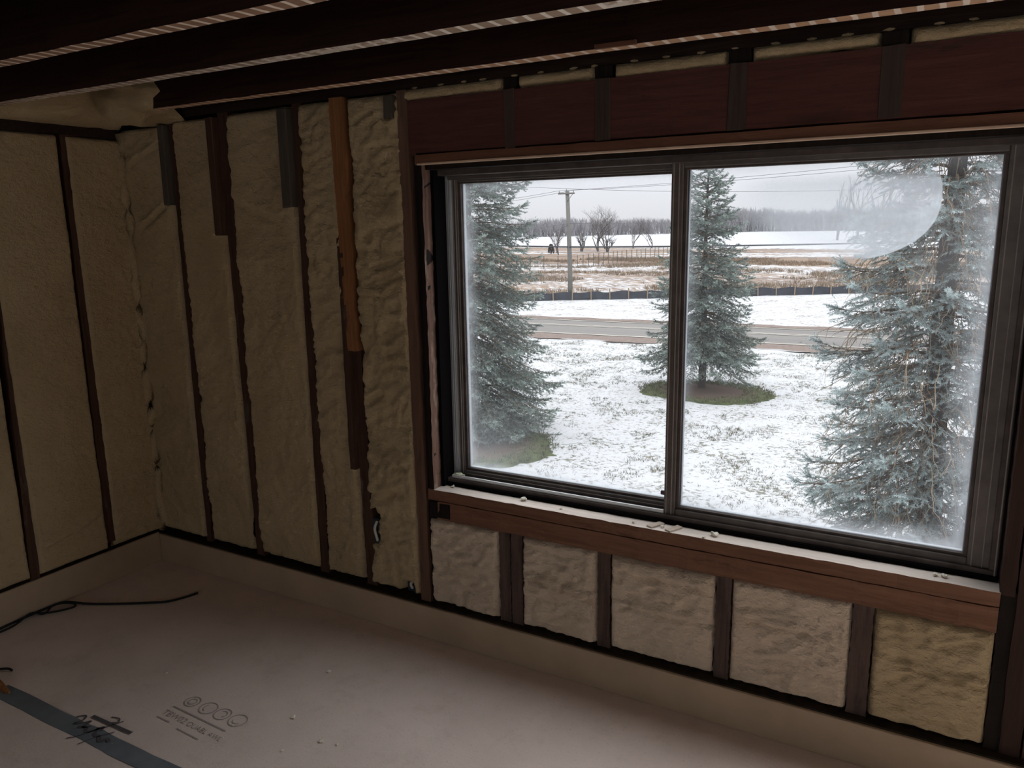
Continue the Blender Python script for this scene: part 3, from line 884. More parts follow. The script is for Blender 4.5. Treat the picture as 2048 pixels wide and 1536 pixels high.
for (x, y, r) in fl_cr[6:] + [(R.uniform(-2.9, -0.3), -0.12 - abs(R.gauss(0, 0.42)), R.uniform(0.0009, 0.0026)) for _ in range(1500)]:
    a = R.uniform(0, 6.28)
    c_, s_ = math.cos(a) * r, math.sin(a) * r
    GV.append(np.stack([tet[:, 0] * c_ - tet[:, 1] * s_ + x, tet[:, 0] * s_ + tet[:, 1] * c_ * 0.8 + y, tet[:, 2] * r], -1))
    GF.append(np.array([(0, 1, 3), (1, 2, 3), (2, 0, 3)]) + k); k += 4
gr_ = npmesh('grit', np.concatenate(GV), np.concatenate(GF), CRUMB)
tag(gr_, 'fine pale grit and crumbs scattered over the subfloor', 'grit', kind='stuff')
# bits lying on the window sill
sill_bits = [(-1.307, 0.040, 0.009, 'round white foam crumb at the left part of the window sill'),
             (-1.147, 0.020, 0.004, 'small white crumb on the sill right of the round one'),
             (-0.877, 0.016, 0.005, 'small crumb on the sill left of the two lath offcuts'),
             (-0.606, 0.028, 0.010, 'larger white crumb on the sill right of the two lath offcuts'),
             (-0.632, -0.002, 0.005, 'little crumb at the sill edge in front of the larger white one'),
             (-0.775, 0.022, 0.006, 'white crumb between the two lath offcuts on the sill'),
             (0.040, 0.026, 0.007, 'pale crumb near the right end of the window sill'),
             (0.018, 0.028, 0.006, 'second pale crumb near the right end of the window sill'),
             (-1.62, 0.045, 0.006, 'whitish crumb near the left end of the window sill')]
for i, (x, y, r, lab) in enumerate(sill_bits):
    o = bpy.data.objects.new('foam_crumb', cm[(i + 2) % 5]); COL.objects.link(o)
    o.location = (x, y, 0.6125); o.scale = (r, r, r); o.rotation_euler = (0, 0, i)
    tag(o, lab, 'crumb')
for (x, y, a, lab) in ((-0.802, 0.028, -0.5, 'left of two pale lath offcuts on the window sill'), (-0.738, 0.022, -0.45, 'right of two pale lath offcuts on the window sill')):
    o = box('lath_offcut', -0.012, 0.012, -0.030, 0.030, 0, 0.005, SHIM, None, 0.001)
    o.location = (x, y, 0.6125); o.rotation_euler = (0, 0, a)
    tag(o, lab, 'offcut')
sm = crumb_mesh('foam_scrap', 8, 1.0, 0.5); sm.materials.append(CRUMBY)
o = bpy.data.objects.new('foam_scrap', sm); COL.objects.link(o)
o.location = (-1.622, 0.092, 0.6405); o.scale = (0.019, 0.010, 0.014)
tag(o, 'pale yellow foam scrap in the lower left corner of the window frame', 'scrap')

# ================================================================== OUTSIDE
GZ = -3.4
def oc(*c): return tuple(q * OUT for q in c)
def road_y(c, x): return c + 0.06 * (x + 10)

def snow_mat(name, grass, amount, scale=4.0, stretch=1.0, tone=(0.43, 0.435, 0.445)):
    t = NT(name)
    v = t.pos((1.0, stretch, 1))
    n1 = t.noise(v, scale, 6, 0.72, 0.3)
    n2 = t.noise(t.pos((1, 1, 1)), scale * 0.14, 3, 0.5)
    n3 = t.noise(t.pos(), 1.3, 4, 0.6)
    f = t.math('ADD', n1, t.math('MULTIPLY', t.math('SUBTRACT', n2, 0.5), 0.35))
    gcol = t.ramp(n3, [(0.35, grass[0]), (0.65, grass[1])])
    c = t.mix(t.val(f, amount, amount + 0.09, 0, 0.9), tone, gcol)
    t.color(c)
    t.bump(n1, 0.5, 0.05)
    return t.rough(0.8, 0.1)
LAWN = snow_mat('thin_snow_on_lawn', ((0.085, 0.09, 0.06), (0.15, 0.135, 0.10)), 0.528, 8.5)
VERGE = snow_mat('snow_on_verge', ((0.15, 0.125, 0.09), (0.18, 0.155, 0.12)), 0.535, 6.0)

def field_mat():
    t = NT('snow_patched_dead_field')
    p = t.pos()
    s = t.sep(p)
    d = t.math('ADD', s['Y'], t.math('MULTIPLY', s['X'], 0.10))
    big = t.noise(t.pos((0.03, 0.09, 1)), 1.0, 3, 0.5)
    d = t.math('ADD', d, t.math('MULTIPLY', t.math('SUBTRACT', big, 0.5), 55.0))
    band = t.ramp(t.val(d, 30, 330), [(0.0, (0.50,) * 3), (0.07, (0.44,) * 3), (0.10, (0.56,) * 3), (0.13, (0.40,) * 3), (0.17, (0.62,) * 3), (0.20, (0.28,) * 3), (0.26, (0.25,) * 3), (0.29, (0.66,) * 3), (0.33, (0.30,) * 3), (0.40, (0.76,) * 3), (0.60, (0.74,) * 3), (1.0, (0.80,) * 3)])
    n = t.noise(t.pos((0.55, 0.9, 1)), 2.3, 6, 0.72)
    f = t.math('ADD', t.math('MULTIPLY', t.math('SUBTRACT', n, 0.5), 1.7), band)
    g = t.noise(t.pos((0.15, 0.3, 1)), 1.0, 4, 0.6)
    brown = t.ramp(g, [(0.35, (0.155, 0.118, 0.098)), (0.65, (0.235, 0.175, 0.128))])
    t.color(t.mix(t.val(f, 0.50, 0.60), brown, (0.42, 0.425, 0.435)))
    return t.rough(0.9, 0.05)
FIELD = field_mat()
def asphalt_mat():
    t = NT('wet_grey_asphalt')
    n = t.noise(t.pos((0.05, 3, 1)), 1.2, 5, 0.6)
    n2 = t.noise(t.pos(), 12, 4, 0.6)
    c = t.ramp(n, [(0.3, oc(0.23, 0.21, 0.20)), (0.7, oc(0.32, 0.295, 0.275))])
    t.color(t.mix(t.val(n2, 0.6, 0.8, 0, 0.4), c, oc(0.16, 0.145, 0.14)))
    return t.rough(0.75, 0.15)
ASPH = asphalt_mat()
GRAVEL = simple('brown_gravel_shoulder', oc(0.29, 0.225, 0.195), 0.9, 0.1, var=0.25, scale=6)
PAINT = simple('pale_road_paint', oc(0.72, 0.68, 0.58), 0.7, 0.2, var=0.15, scale=4)

def sheet(name, f0, f1, xs, ny, mat, bumpy=0.0, seed=0, z=GZ, zf=None):
    """ground sheet between the curves y=f0(x) and y=f1(x)"""
    X = np.asarray(xs, float); nx = len(X)
    T = np.linspace(0, 1, ny + 1)
    Y0 = np.array([f0(x) for x in X]); Y1 = np.array([f1(x) for x in X])
    P = np.zeros((nx, ny + 1, 3))
    P[:, :, 0] = X[:, None]
    P[:, :, 1] = Y0[:, None] + (Y1 - Y0)[:, None] * (T[None, :] ** 1.3 if ny > 40 else T[None, :])
    P[:, :, 2] = z
    if bumpy:
        P[:, :, 2] += (fbm(P[:, :, 0] * 1.1, P[:, :, 1] * 1.1, seed, 4) - 0.5) * bumpy
    idx = np.arange(nx * (ny + 1)).reshape(nx, ny + 1)
    q = np.stack([idx[:-1, :-1], idx[1:, :-1], idx[1:, 1:], idx[:-1, 1:]], -1).reshape(-1, 4)
    return npmesh(name, P.reshape(-1, 3), q, mat, None, smooth=True)

# wide base under everything, then the pieces of ground one sees
g0 = sheet('ground', lambda x: -300, lambda x: 29, np.linspace(-400, 300, 8), 4, VERGE, z=GZ - 0.16)
tag(g0, 'flat snowy ground all round the house', kind='structure')
lawn = sheet('ground_lawn', lambda x: -12, lambda x: road_y(28.9, x), np.linspace(-40, 22, 240), 170, LAWN, 0.10, 3)
tag(lawn, 'white lawn with grass showing through thin snow', kind='structure')
xs_r = np.linspace(-160, 90, 60)
road = sheet('road', lambda x: road_y(30.05, x), lambda x: road_y(35.6, x), xs_r, 4, ASPH, z=GZ + 0.02)
tag(road, 'grey two-lane road crossing beyond the lawn', kind='structure')
sheet('shoulder', lambda x: road_y(28.75, x) + 0.18 * math.sin(x * 1.7) + 0.1 * math.sin(x * 4.1), lambda x: road_y(30.2, x), np.linspace(-160, 90, 400), 3, GRAVEL, z=GZ + 0.035).parent = road
sheet('shoulder', lambda x: road_y(35.4, x), lambda x: road_y(36.35, x) + 0.15 * math.sin(x * 2.1), np.linspace(-160, 90, 300), 3, GRAVEL, z=GZ + 0.035).parent = road
for (a, b) in ((30.30, 30.46), (33.02, 33.13), (33.28, 33.39), (35.05, 35.20)):
    sheet('lane_line', lambda x: road_y(a, x), lambda x: road_y(b, x), xs_r, 1, PAINT, z=GZ + 0.042).parent = road
FA, FBp = Vector((-31.1, 39.0, GZ)), Vector((9.0, 65.4, GZ))
def fence_y(x): return FA.y + (x - FA.x) * (FBp.y - FA.y) / (FBp.x - FA.x)
verge = sheet('ground_verge', lambda x: road_y(36.2, x), lambda x: max(road_y(36.6, x), fence_y(x)) + 0.5, np.linspace(-120, 60, 260), 40, VERGE, 0.12, 5)
tag(verge, 'snowy verge between the road and the black silt fence', kind='structure')
field = sheet('field', lambda x: max(road_y(36.5, x), fence_y(x)), lambda x: 620, np.concatenate([np.linspace(-460, -40, 60), np.linspace(-38, 40, 80), np.linspace(44, 300, 30)]), 160, FIELD, 0.35, 8, z=GZ)
tag(field, 'brown fallow field streaked with snow up to the woods', kind='structure')

# ------------------------------------------------------------------ grass poking through the snow
def tuft_mesh(name, pts, hgt, wid, blades, mat, parent=None, lean=0.5, hv=0.5):
    pts = np.asarray(pts, float); n = len(pts)
    k = blades
    base = np.repeat(pts, k, 0)
    ang = rng.uniform(0, 2 * np.pi, n * k)
    h = hgt * (1 - hv + 2 * hv * rng.random(n * k))
    off = rng.normal(0, wid * 2.5, (n * k, 2))
    b = base.copy(); b[:, :2] += off
    ld = rng.normal(0, lean, (n * k, 2)) * h[:, None]
    sx_ = np.stack([np.cos(ang), np.sin(ang), np.zeros(n * k)], -1) * wid * 0.5
    tip = b.copy(); tip[:, :2] += ld; tip[:, 2] += h
    V = np.stack([b - sx_, b + sx_, tip], 1).reshape(-1, 3)
    T = np.arange(n * k * 3).reshape(-1, 3)
    tint = np.repeat(np.repeat(rng.random(n), k), 3)
    return npmesh(name, V, T, mat, parent, attr=tint)
def tint_mat(name, a, b, rough=0.8, trans=0.0):
    t = NT(name)
    at = t.n('ShaderNodeAttribute', attribute_name='tint')
    t.color(t.ramp(at.outputs['Fac'], [(0.0, a), (1.0, b)]))
    return t.rough(rough, 0.15)
GRASS = tint_mat('winter_grass_blades', oc(0.13, 0.14, 0.08), oc(0.30, 0.26, 0.17))
DEADG = tint_mat('dead_field_grass', oc(0.26, 0.195, 0.15), oc(0.46, 0.34, 0.22))
pts = []
N = 9000
px = rng.uniform(-16, 4, N * 3); py = rng.uniform(6.5, 29, N * 3)
cl = fbm(px * 1.6, py * 1.6, 55, 4)
ok = (cl > 0.53) & (px < 0.0 + (29 - py) * 0.05) & (px > -3 - py * 0.62)
px, py = px[ok][:N], py[ok][:N]
gt = tuft_mesh('grass_tufts', np.stack([px, py, np.full(len(px), GZ - 0.01)], -1), 0.055, 0.012, 6, GRASS)
tag(gt, 'short grass tufts poking through the lawn snow', 'grass', kind='stuff')
N = 9000
px = rng.uniform(-60, 10, N * 5); py = rng.uniform(40, 105, N * 5)
cl = fbm(px * 0.12, py * 0.25, 77, 4)
fy = FA.y + (px - FA.x) * (FBp.y - FA.y) / (FBp.x - FA.x)
ok = (py > fy + 0.6) & (cl > 0.50) & (px > -3 - py * 0.62) & (px < 3)
px, py = px[ok][:N], py[ok][:N]
dg_ = tuft_mesh('dead_grass', np.stack([px, py, np.full(len(px), GZ - 0.02)], -1), 0.30, 0.05, 5, DEADG, lean=0.35)
tag(dg_, 'tan dead grass standing in the fallow field', 'grass', kind='stuff')

# snow-free rings under the two yard spruces
def bed(name, cx, cy, rx, ry, mat, label, seed):
    vs, fc = [(cx, cy, GZ + 0.075)], []
    n = 90
    for j, fr in enumerate((0.35, 0.7, 0.9, 1.0)):
        for i in range(n):
            a = 2 * math.pi * i / n
            k = fr * (1 + (0.05 * math.sin(a * 5 + seed) + R.uniform(-0.05, 0.05)) * (1 if j == 3 else 0.3))
            vs.append((cx + rx * k * math.cos(a), cy + ry * k * math.sin(a), GZ + (0.075, 0.07, 0.06, -0.02)[j]))
    for i in range(n):
        fc.append((0, 1 + i, 1 + (i + 1) % n))
        for j in range(3):
            p, q = 1 + j * n + i, 1 + j * n + (i + 1) % n
            fc.append((p, p + n, q + n, q))
    me = bpy.data.meshes.new(name); me.from_pydata(vs, [], fc)
    o = link(name, me, mat)
    rr = np.sqrt(rng.random(1500)); aa = rng.uniform(0, 2 * np.pi, 1500)
    keep = rr > 0.55; rr, aa = rr[keep], aa[keep]
    bl = tuft_mesh('grass', np.stack([cx + rx * rr * np.cos(aa), cy + ry * rr * np.sin(aa), np.full(len(rr), GZ + 0.05)], -1), 0.07, 0.014, 6, GRASSG, o)
    bl['kind'] = 'stuff'
    return tag(o, label, 'grass patch')
GRASSG = tint_mat('green_grass_blades', oc(0.12, 0.145, 0.075), oc(0.27, 0.25, 0.14))
def bed_mat(name, cx, cy, rx, ry):
    t = NT(name)
    s = t.sep(t.pos())
    dx = t.math('DIVIDE', t.math('SUBTRACT', s['X'], cx), rx); dy = t.math('DIVIDE', t.math('SUBTRACT', s['Y'], cy), ry)
    r = t.math('SQRT', t.math('ADD', t.math('POWER', t.math('ABSOLUTE', dx), 2.0), t.math('POWER', t.math('ABSOLUTE', dy), 2.0)))
    n = t.noise(t.pos(), 3.5, 6, 0.7)
    r = t.math('ADD', r, t.math('MULTIPLY', t.math('SUBTRACT', n, 0.5), 0.7))
    n2 = t.noise(t.pos(), 30, 3, 0.7)
    br = t.ramp(n2, [(0.3, oc(0.16, 0.115, 0.095)), (0.7, oc(0.27, 0.20, 0.16))])
    gr = t.ramp(n2, [(0.3, oc(0.10, 0.125, 0.06)), (0.7, oc(0.17, 0.195, 0.10))])
    t.color(t.mix(t.val(r, 0.62, 0.82), br, gr))
    return t.rough(0.95, 0.05)
bed('grass_bed', -6.25, 20.25, 2.0, 1.55, bed_mat('bed_middle', -6.25, 20.25, 2.0, 1.55), 'green snow-free ring of grass around the middle spruce', 1)
bed('grass_bed', -9.75, 12.35, 2.35, 1.9, bed_mat('bed_left', -9.75, 12.35, 2.35, 1.9), 'bare grassy patch under the left spruce', 2)

# ------------------------------------------------------------------ spruces
BARK = wood('spruce_bark', oc(0.10, 0.08, 0.073), oc(0.20, 0.17, 0.15), 'z', 0.95)
TWIG = simple('twig_bark', oc(0.27, 0.19, 0.135), 0.95, 0.05, var=0.25, scale=3)
DEADT = simple('dead_tan_twigs', oc(0.52, 0.39, 0.27), 0.95, 0.05, var=0.2, scale=5)
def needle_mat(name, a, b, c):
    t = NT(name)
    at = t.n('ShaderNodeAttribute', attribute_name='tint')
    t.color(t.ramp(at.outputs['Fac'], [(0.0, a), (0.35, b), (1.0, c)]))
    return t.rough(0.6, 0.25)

def needles(P, D, L, tint, nn, ln, wd):
    """P start, D unit direction, L length of each shoot -> triangles of a bottle-brush of needles"""
    n = len(P)
    ref = np.where(np.abs(D[:, 2:3]) < 0.9, np.array([[0, 0, 1.0]]), np.array([[1.0, 0, 0]]))
    A = np.cross(D, ref); A /= np.linalg.norm(A, axis=1, keepdims=True)
    B = np.cross(D, A)
    t = (np.arange(nn)[None, :] + rng.random((n, nn))) / nn
    ph = rng.uniform(0, 2 * np.pi, (n, nn))
    rad = A[:, None, :] * np.cos(ph)[..., None] + B[:, None, :] * np.sin(ph)[..., None]
    tan = -A[:, None, :] * np.sin(ph)[..., None] + B[:, None, :] * np.cos(ph)[..., None]
    fw = 0.45 + 0.9 * t ** 3
    nd = rad + D[:, None, :] * fw[..., None]
    nd /= np.linalg.norm(nd, axis=2, keepdims=True)
    b = P[:, None, :] + D[:, None, :] * (L[:, None] * t)[..., None]
    ll = ln * rng.uniform(0.75, 1.15, (n, nn)) * (1 - 0.3 * t)
    tip = b + nd * ll[..., None]
    V = np.stack([b - tan * wd * 0.5, b + tan * wd * 0.5, tip], 2).reshape(-1, 3)
    T = np.arange(len(V)).reshape(-1, 3)
    tt = np.repeat(np.clip(tint[:, None] + rng.uniform(-0.12, 0.12, (n, nn)), 0, 1).reshape(-1), 3)
    return V, T, tt

def tube_geo(pts, rads, sides, V, F):
    i0 = len(V)
    m = len(pts)
    for i, p in enumerate(pts):
        d = (pts[min(i + 1, m - 1)] - pts[max(i - 1, 0)])
        if d.length < 1e-9: d = Vector((0, 0, 1))
        d.normalize()
        a = d.cross(Vector((0, 0, 1)))
        if a.length < 0.05: a = d.cross(Vector((1, 0, 0)))
        a.normalize(); b = d.cross(a)
        for k in range(sides):
            t = 2 * math.pi * k / sides
            V.append(tuple(p + (a * math.cos(t) + b * math.sin(t)) * rads[i]))
    for i in range(m - 1):
        for k in range(sides):
            p, q = i0 + i * sides + k, i0 + i * sides + (k + 1) % sides
            F.append((p, q, q + sides, p + sides))

def spruce(name, base, height, prof, label, nmat, zlow, step, per, shoot_gap, nn, ln, wd, slen, seed, dead=0, twig_gap=0.085):
    q = random.Random(seed)
    tr = empty(name, base)
    tag(tr, label, 'tree', 'spruces outside the window')
    V, F = [], []
    hs = [i / 14 * height for i in range(15)]
    r0 = 0.012 * height + 0.03
    tube_geo([Vector((0.02 * math.sin(h), 0.02 * math.cos(h * 1.3), h - 0.1)) for h in hs], [r0 * (1 - h / height) ** 0.8 + 0.008 for h in hs], 10, V, F)
    me = bpy.data.meshes.new('trunk'); me.from_pydata(V, [], F)
    for p in me.polygons: p.use_smooth = True
    link('trunk', me, BARK, tr)
    h = zlow; az = q.uniform(0, 6.28)
    while h < height - 0.12:
        fr = h / height
        k = max(3, int(round(per * (1 - 0.45 * fr))))
        for j in range(k):
            az += 2 * math.pi / k + q.uniform(-0.25, 0.25)
            L = prof(h) * q.uniform(0.78, 1.12)
            if L < 0.08: L = 0.08
            hh = h + q.uniform(-0.5, 0.5) * step
            e0 = math.radians(-14 + 52 * max(0, fr - 0.25) / 0.75 + q.uniform(-8, 8))
            # main stem: droops then lifts its tip
            n = 8
            pts, p = [], Vector((0, 0, hh))
            a = az
            for i in range(n + 1):
                s = i / n
                pts.append(p.copy())
                el = e0 - 0.22 * math.sin(s * math.pi) + 0.75 * max(0, s - 0.55)
                a += q.uniform(-0.06, 0.06)
                p = p + Vector((math.cos(a) * math.cos(el), math.sin(a) * math.cos(el), math.sin(el))) * (L / n)
            V, F = [], []
            rb = 0.006 + 0.010 * L
            tube_geo(pts, [rb * (1 - 0.85 * i / n) for i in range(n + 1)], 4, V, F)
            SP, SD, SL, ST = [], [], [], []
            def at(s):
                x = min(max(s, 0), 0.9999) * n; i = int(x)
                return pts[i].lerp(pts[i + 1], x - i), (pts[i + 1] - pts[i]).normalized()
            def shoot(pt, d, l, t):
                SP.append(pt); SD.append(d.normalized()); SL.append(l); ST.append(t)
            s = 0.14 if L > 0.5 else 0.06
            side = 1
            while s < 0.985:
                pt, d = at(s)
                lat = d.cross(Vector((0, 0, 1)))
                if lat.length < 0.1: lat = Vector((1, 0, 0))
                lat.normalize()
                tl = min(0.62 * L, (1 - s) * 0.62 * L + 0.10) * q.uniform(0.7, 1.15)
                td = (d * q.uniform(0.55, 0.95) + lat * side * q.uniform(0.7, 1.0) + Vector((0, 0, q.uniform(-0.75, 0.12)))).normalized()
                m = max(2, int(tl / 0.10))
                tp, tpts = pt.copy(), [pt.copy()]
                for i in range(m):
                    td = (td + Vector((0, 0, -0.10 + 0.22 * i / m)) + d * 0.05).normalized()
                    tp = tp + td * (tl / m)
                    tpts.append(tp.copy())
                tube_geo(tpts, [0.0045 * (1 - 0.7 * i / m) for i in range(m + 1)], 3, V, F)
                u = 0.12 * tl
                sd = 1
                while u < tl:
                    x = u / tl * m; i = min(int(x), m - 1)
                    bp = tpts[i].lerp(tpts[i + 1], x - i)
                    bd = (tpts[i + 1] - tpts[i]).normalized()
                    lt = bd.cross(Vector((0, 0, 1)))
                    if lt.length > 0.1: lt.normalize()
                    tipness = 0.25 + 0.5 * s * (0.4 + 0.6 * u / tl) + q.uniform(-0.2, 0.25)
                    shoot(bp, bd * 0.8 + lt * sd * 0.75 + Vector((0, 0, q.uniform(-0.45, 0.35))), slen * q.uniform(0.7, 1.2), tipness)
                    sd = -sd
                    u += shoot_gap * q.uniform(0.8, 1.2)
                shoot(tpts[-2], tpts[-1] - tpts[-2], max((tpts[-1] - tpts[-2]).length, slen) * 1.1, 0.55 + q.uniform(0, 0.3))
                side = -side
                s += twig_gap / L * q.uniform(0.8, 1.2)
            # the leading tip with its candle shoots
            pe, de = pts[-1], (pts[-1] - pts[-2]).normalized()
            for i in range(5):
                dv = de + Vector((q.uniform(-0.6, 0.6), q.uniform(-0.6, 0.6), q.uniform(-0.1, 0.7)))
                shoot(pe, dv, slen * q.uniform(0.8, 1.25), 0.75 + q.uniform(0, 0.25))
            shoot(pe, de, slen * 1.3, 0.8)
            u = 0.35
            while u < 1:
                pt, d = at(u)
                shoot(pt, d + Vector((q.uniform(-.4, .4), q.uniform(-.4, .4), q.uniform(-0.1, .5))), slen, 0.4 + q.uniform(-.1, .3))
                u += 0.06 / L
            me = bpy.data.meshes.new('bough'); me.from_pydata(V, [], F)
            bo = link('bough', me, TWIG, tr)
            NV, NTt, tt = needles(np.array(SP), np.array(SD), np.array(SL), np.array(ST), nn, ln, wd)
            no = npmesh('needles', NV, NTt, nmat, bo, attr=tt)
            no['kind'] = 'stuff'
        h += step
    # leader
    V, F = [], []
    if dead:
        for i in range(dead):
            a = q.uniform(0, 6.28); z = q.uniform(zlow, height * 0.8)
            r = prof(z) * q.uniform(0.12, 0.75)
            p = Vector((math.cos(a) * r, math.sin(a) * r, z))
            d = Vector((math.cos(a) * q.uniform(0, 1), math.sin(a) * q.uniform(0, 1), q.uniform(-1.2, 0.2))).normalized()
            pp = [p]
            for k in range(5):
                d = (d + Vector((q.uniform(-.35, .35), q.uniform(-.35, .35), -0.08))).normalized()
                pp.append(pp[-1] + d * q.uniform(0.04, 0.09))
                if k > 0 and q.random() < 0.8:
                    d2 = (d + Vector((q.uniform(-1, 1), q.uniform(-1, 1), q.uniform(-.6, .3)))).normalized()
                    tube_geo([pp[-1], pp[-1] + d2 * 0.06, pp[-1] + d2 * 0.10 + Vector((0, 0, -0.02))], [0.002, 0.0016, 0.001], 3, V, F)
            tube_geo(pp, [0.0042 * (1 - 0.1 * i) for i in range(6)], 3, V, F)
        me = bpy.data.meshes.new('dead_twigs'); me.from_pydata(V, [], F)
        dt = link('dead_twigs', me, DEADT, tr); dt['kind'] = 'stuff'; dt['label'] = 'bare tan dead twigs'
    return tr

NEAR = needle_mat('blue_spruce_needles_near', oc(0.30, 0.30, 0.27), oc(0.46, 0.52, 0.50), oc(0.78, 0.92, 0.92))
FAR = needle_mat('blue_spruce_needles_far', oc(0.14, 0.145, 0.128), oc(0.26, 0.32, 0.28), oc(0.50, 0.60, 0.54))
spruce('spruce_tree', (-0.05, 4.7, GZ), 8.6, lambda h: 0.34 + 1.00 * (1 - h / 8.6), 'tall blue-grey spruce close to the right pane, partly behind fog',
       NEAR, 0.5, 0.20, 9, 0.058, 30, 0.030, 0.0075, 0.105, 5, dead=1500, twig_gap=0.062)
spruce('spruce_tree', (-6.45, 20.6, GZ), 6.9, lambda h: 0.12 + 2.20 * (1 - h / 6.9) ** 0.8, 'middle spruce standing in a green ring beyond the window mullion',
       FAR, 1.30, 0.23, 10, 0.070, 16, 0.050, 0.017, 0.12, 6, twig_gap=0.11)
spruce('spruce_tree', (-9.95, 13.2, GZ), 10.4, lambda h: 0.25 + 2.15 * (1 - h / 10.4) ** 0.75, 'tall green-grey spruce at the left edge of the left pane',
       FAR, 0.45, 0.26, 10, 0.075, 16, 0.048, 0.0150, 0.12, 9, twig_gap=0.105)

# ------------------------------------------------------------------ utility pole and wires
POLEW = wood('weathered_pole_wood', oc(0.21, 0.20, 0.18), oc(0.34, 0.325, 0.295), 'z', 0.9)
WIREM = simple('grey_wire', oc(0.20, 0.20, 0.21), 0.6, 0.3)
WIRED = simple('black_cable', (0.045, 0.045, 0.05), 0.7, 0.2)
GLASSI = simple('insulator_ceramic', (0.30, 0.30, 0.31), 0.3, 0.5)
PX, PY = -22.35, 45.03
po = empty('utility_pole', (PX, PY, GZ))
tag(po, 'weathered wooden utility pole with crossarm beyond the road', 'utility pole')
tube('pole', [(0, 0, -0.3), (-0.03, 0, 2.0), (-0.10, 0, 4.2), (-0.22, 0, 7.10)], 0.15, POLEW, po, 12, rads=[0.165, 0.155, 0.145, 0.125])
box('crossarm', -0.82, 0.36, -0.17, -0.08, 6.88, 6.98, POLEW, po, 0.01)
tube('brace', [(0.24, -0.13, 6.90), (-0.16, -0.13, 6.42)], 0.018, WIREM, po, 5)
for (x, z) in ((-0.75, 6.98), (0.28, 6.98), (-0.23, 7.10)):
    tube('insulator', [(x, -0.10, z), (x, -0.10, z + 0.05), (x, -0.10, z + 0.10), (x, -0.10, z + 0.14)], 0.03, GLASSI, po, 8, rads=[0.015, 0.04, 0.035, 0.012])
box('pole_band', -0.20, 0.12, -0.17, 0.17, 1.28, 1.33, WIREM, po, 0.005)
def wire(a, b, sag, r, mat, label, n=24):
    a, b = Vector(a), Vector(b)
    pts = [a.lerp(b, i / n) - Vector((0, 0, sag * 4 * (i / n) * (1 - i / n))) for i in range(n + 1)]
    o = tube('power_line', pts, r, mat, None, 4)
    return tag(o, label, 'wire')
zt = GZ
wire((PX - 0.75, PY - 0.1, zt + 7.12), (-32.4, 33.0, 2.05), 0.20, 0.011, WIREM, 'upper wire from crossarm end to behind the left spruce')
wire((PX + 0.28, PY - 0.1, zt + 7.12), (-31.8, 33.0, 1.90), 0.20, 0.011, WIREM, 'second wire from crossarm to behind the left spruce')
wire((PX - 0.23, PY - 0.1, zt + 7.24), (-33.5, 37.0, 4.95), 0.15, 0.011, WIREM, 'wire rising leftward from the pole top')
wire((PX - 0.75, PY - 0.1, zt + 7.12), (6.0, 41.0, 4.95), 0.25, 0.011, WIREM, 'highest wire running right from the crossarm across the sky')
wire((PX + 0.28, PY - 0.1, zt + 7.12), (6.0, 42.5, 4.75), 0.25, 0.011, WIREM, 'second wire running right from the crossarm across the sky')
wire((PX - 0.23, PY - 0.1, zt + 7.24), (6.0, 56.0, 3.75), 0.45, 0.011, WIREM, 'lowest sky wire running right from the pole top')
wire((PX + 0.0, PY - 0.14, zt + 3.50), (6.0, 53.0, 0.42), 0.15, 0.048, WIRED, 'thick black cable running right from low on the pole')
wire((PX - 0.1, PY - 0.14, zt + 3.50), (-33.0, 36.0, 0.92), 0.10, 0.048, WIRED, 'thick black cable running left from low on the pole')
wire((PX + 0.0, PY - 0.14, zt + 5.0), (6.0, 51.5, 1.80), 0.15, 0.011, WIREM, 'thin wire right of the pole in front of the woods')
wire((PX - 0.1, PY - 0.14, zt + 5.0), (-33.0, 38.0, 1.05), 0.30, 0.011, WIREM, 'thin wire left of the pole in front of the woods')
wire((PX - 0.1, PY - 0.14, zt + 4.92), (-27.5, 42.0, 1.02), 0.62, 0.016, WIREM, 'slack drop wire hanging in a curve left of the pole')

# ------------------------------------------------------------------ silt fence
SILT = simple('black_silt_fabric', oc(0.085, 0.09, 0.105), 0.8, 0.2, var=0.25, scale=2)
STAKE = simple('pale_wood_stake', oc(0.46, 0.35, 0.25), 0.85, 0.1)
sf = empty('silt_fence', (0, 0, 0))
tag(sf, 'low black silt fence on wooden stakes beyond the road', 'fence')
n = 120
vs, fc = [], []
for i in range(n + 1):
    p = FA.lerp(FBp, i / n)
    k = 0.5 + 0.05 * math.sin(i * 1.3) + 0.04 * R.random()
    y_ = p.y + 0.05 * math.sin(i * 0.9)
    vs += [(p.x, y_, GZ - 0.05), (p.x, y_ + 0.03, GZ + k), (p.x, y_ + 0.05, GZ + k), (p.x, y_ + 0.02, GZ - 0.05)]
for i in range(n):
    for k in range(3):
        a = i * 4 + k
        fc.append((a, a + 4, a + 5, a + 1))
me = bpy.data.meshes.new('fabric'); me.from_pydata(vs, [], fc)
link('fabric', me, SILT, sf)
st0 = None
ns = 38
for i in range(ns):
    p = FA.lerp(FBp, (i + 0.5) / ns)
    if st0 is None:
        st0 = box('stake', -0.035, 0.035, -0.03, 0.03, -0.1, 0.74, STAKE, sf, 0.004)
        o = st0
    else:
        o = st0.copy(); COL.objects.link(o); o.parent = sf
    o.location = (p.x, p.y - 0.06, GZ); o.rotation_euler = (R.uniform(-.05, .05), R.uniform(-.07, .07), 0.3)

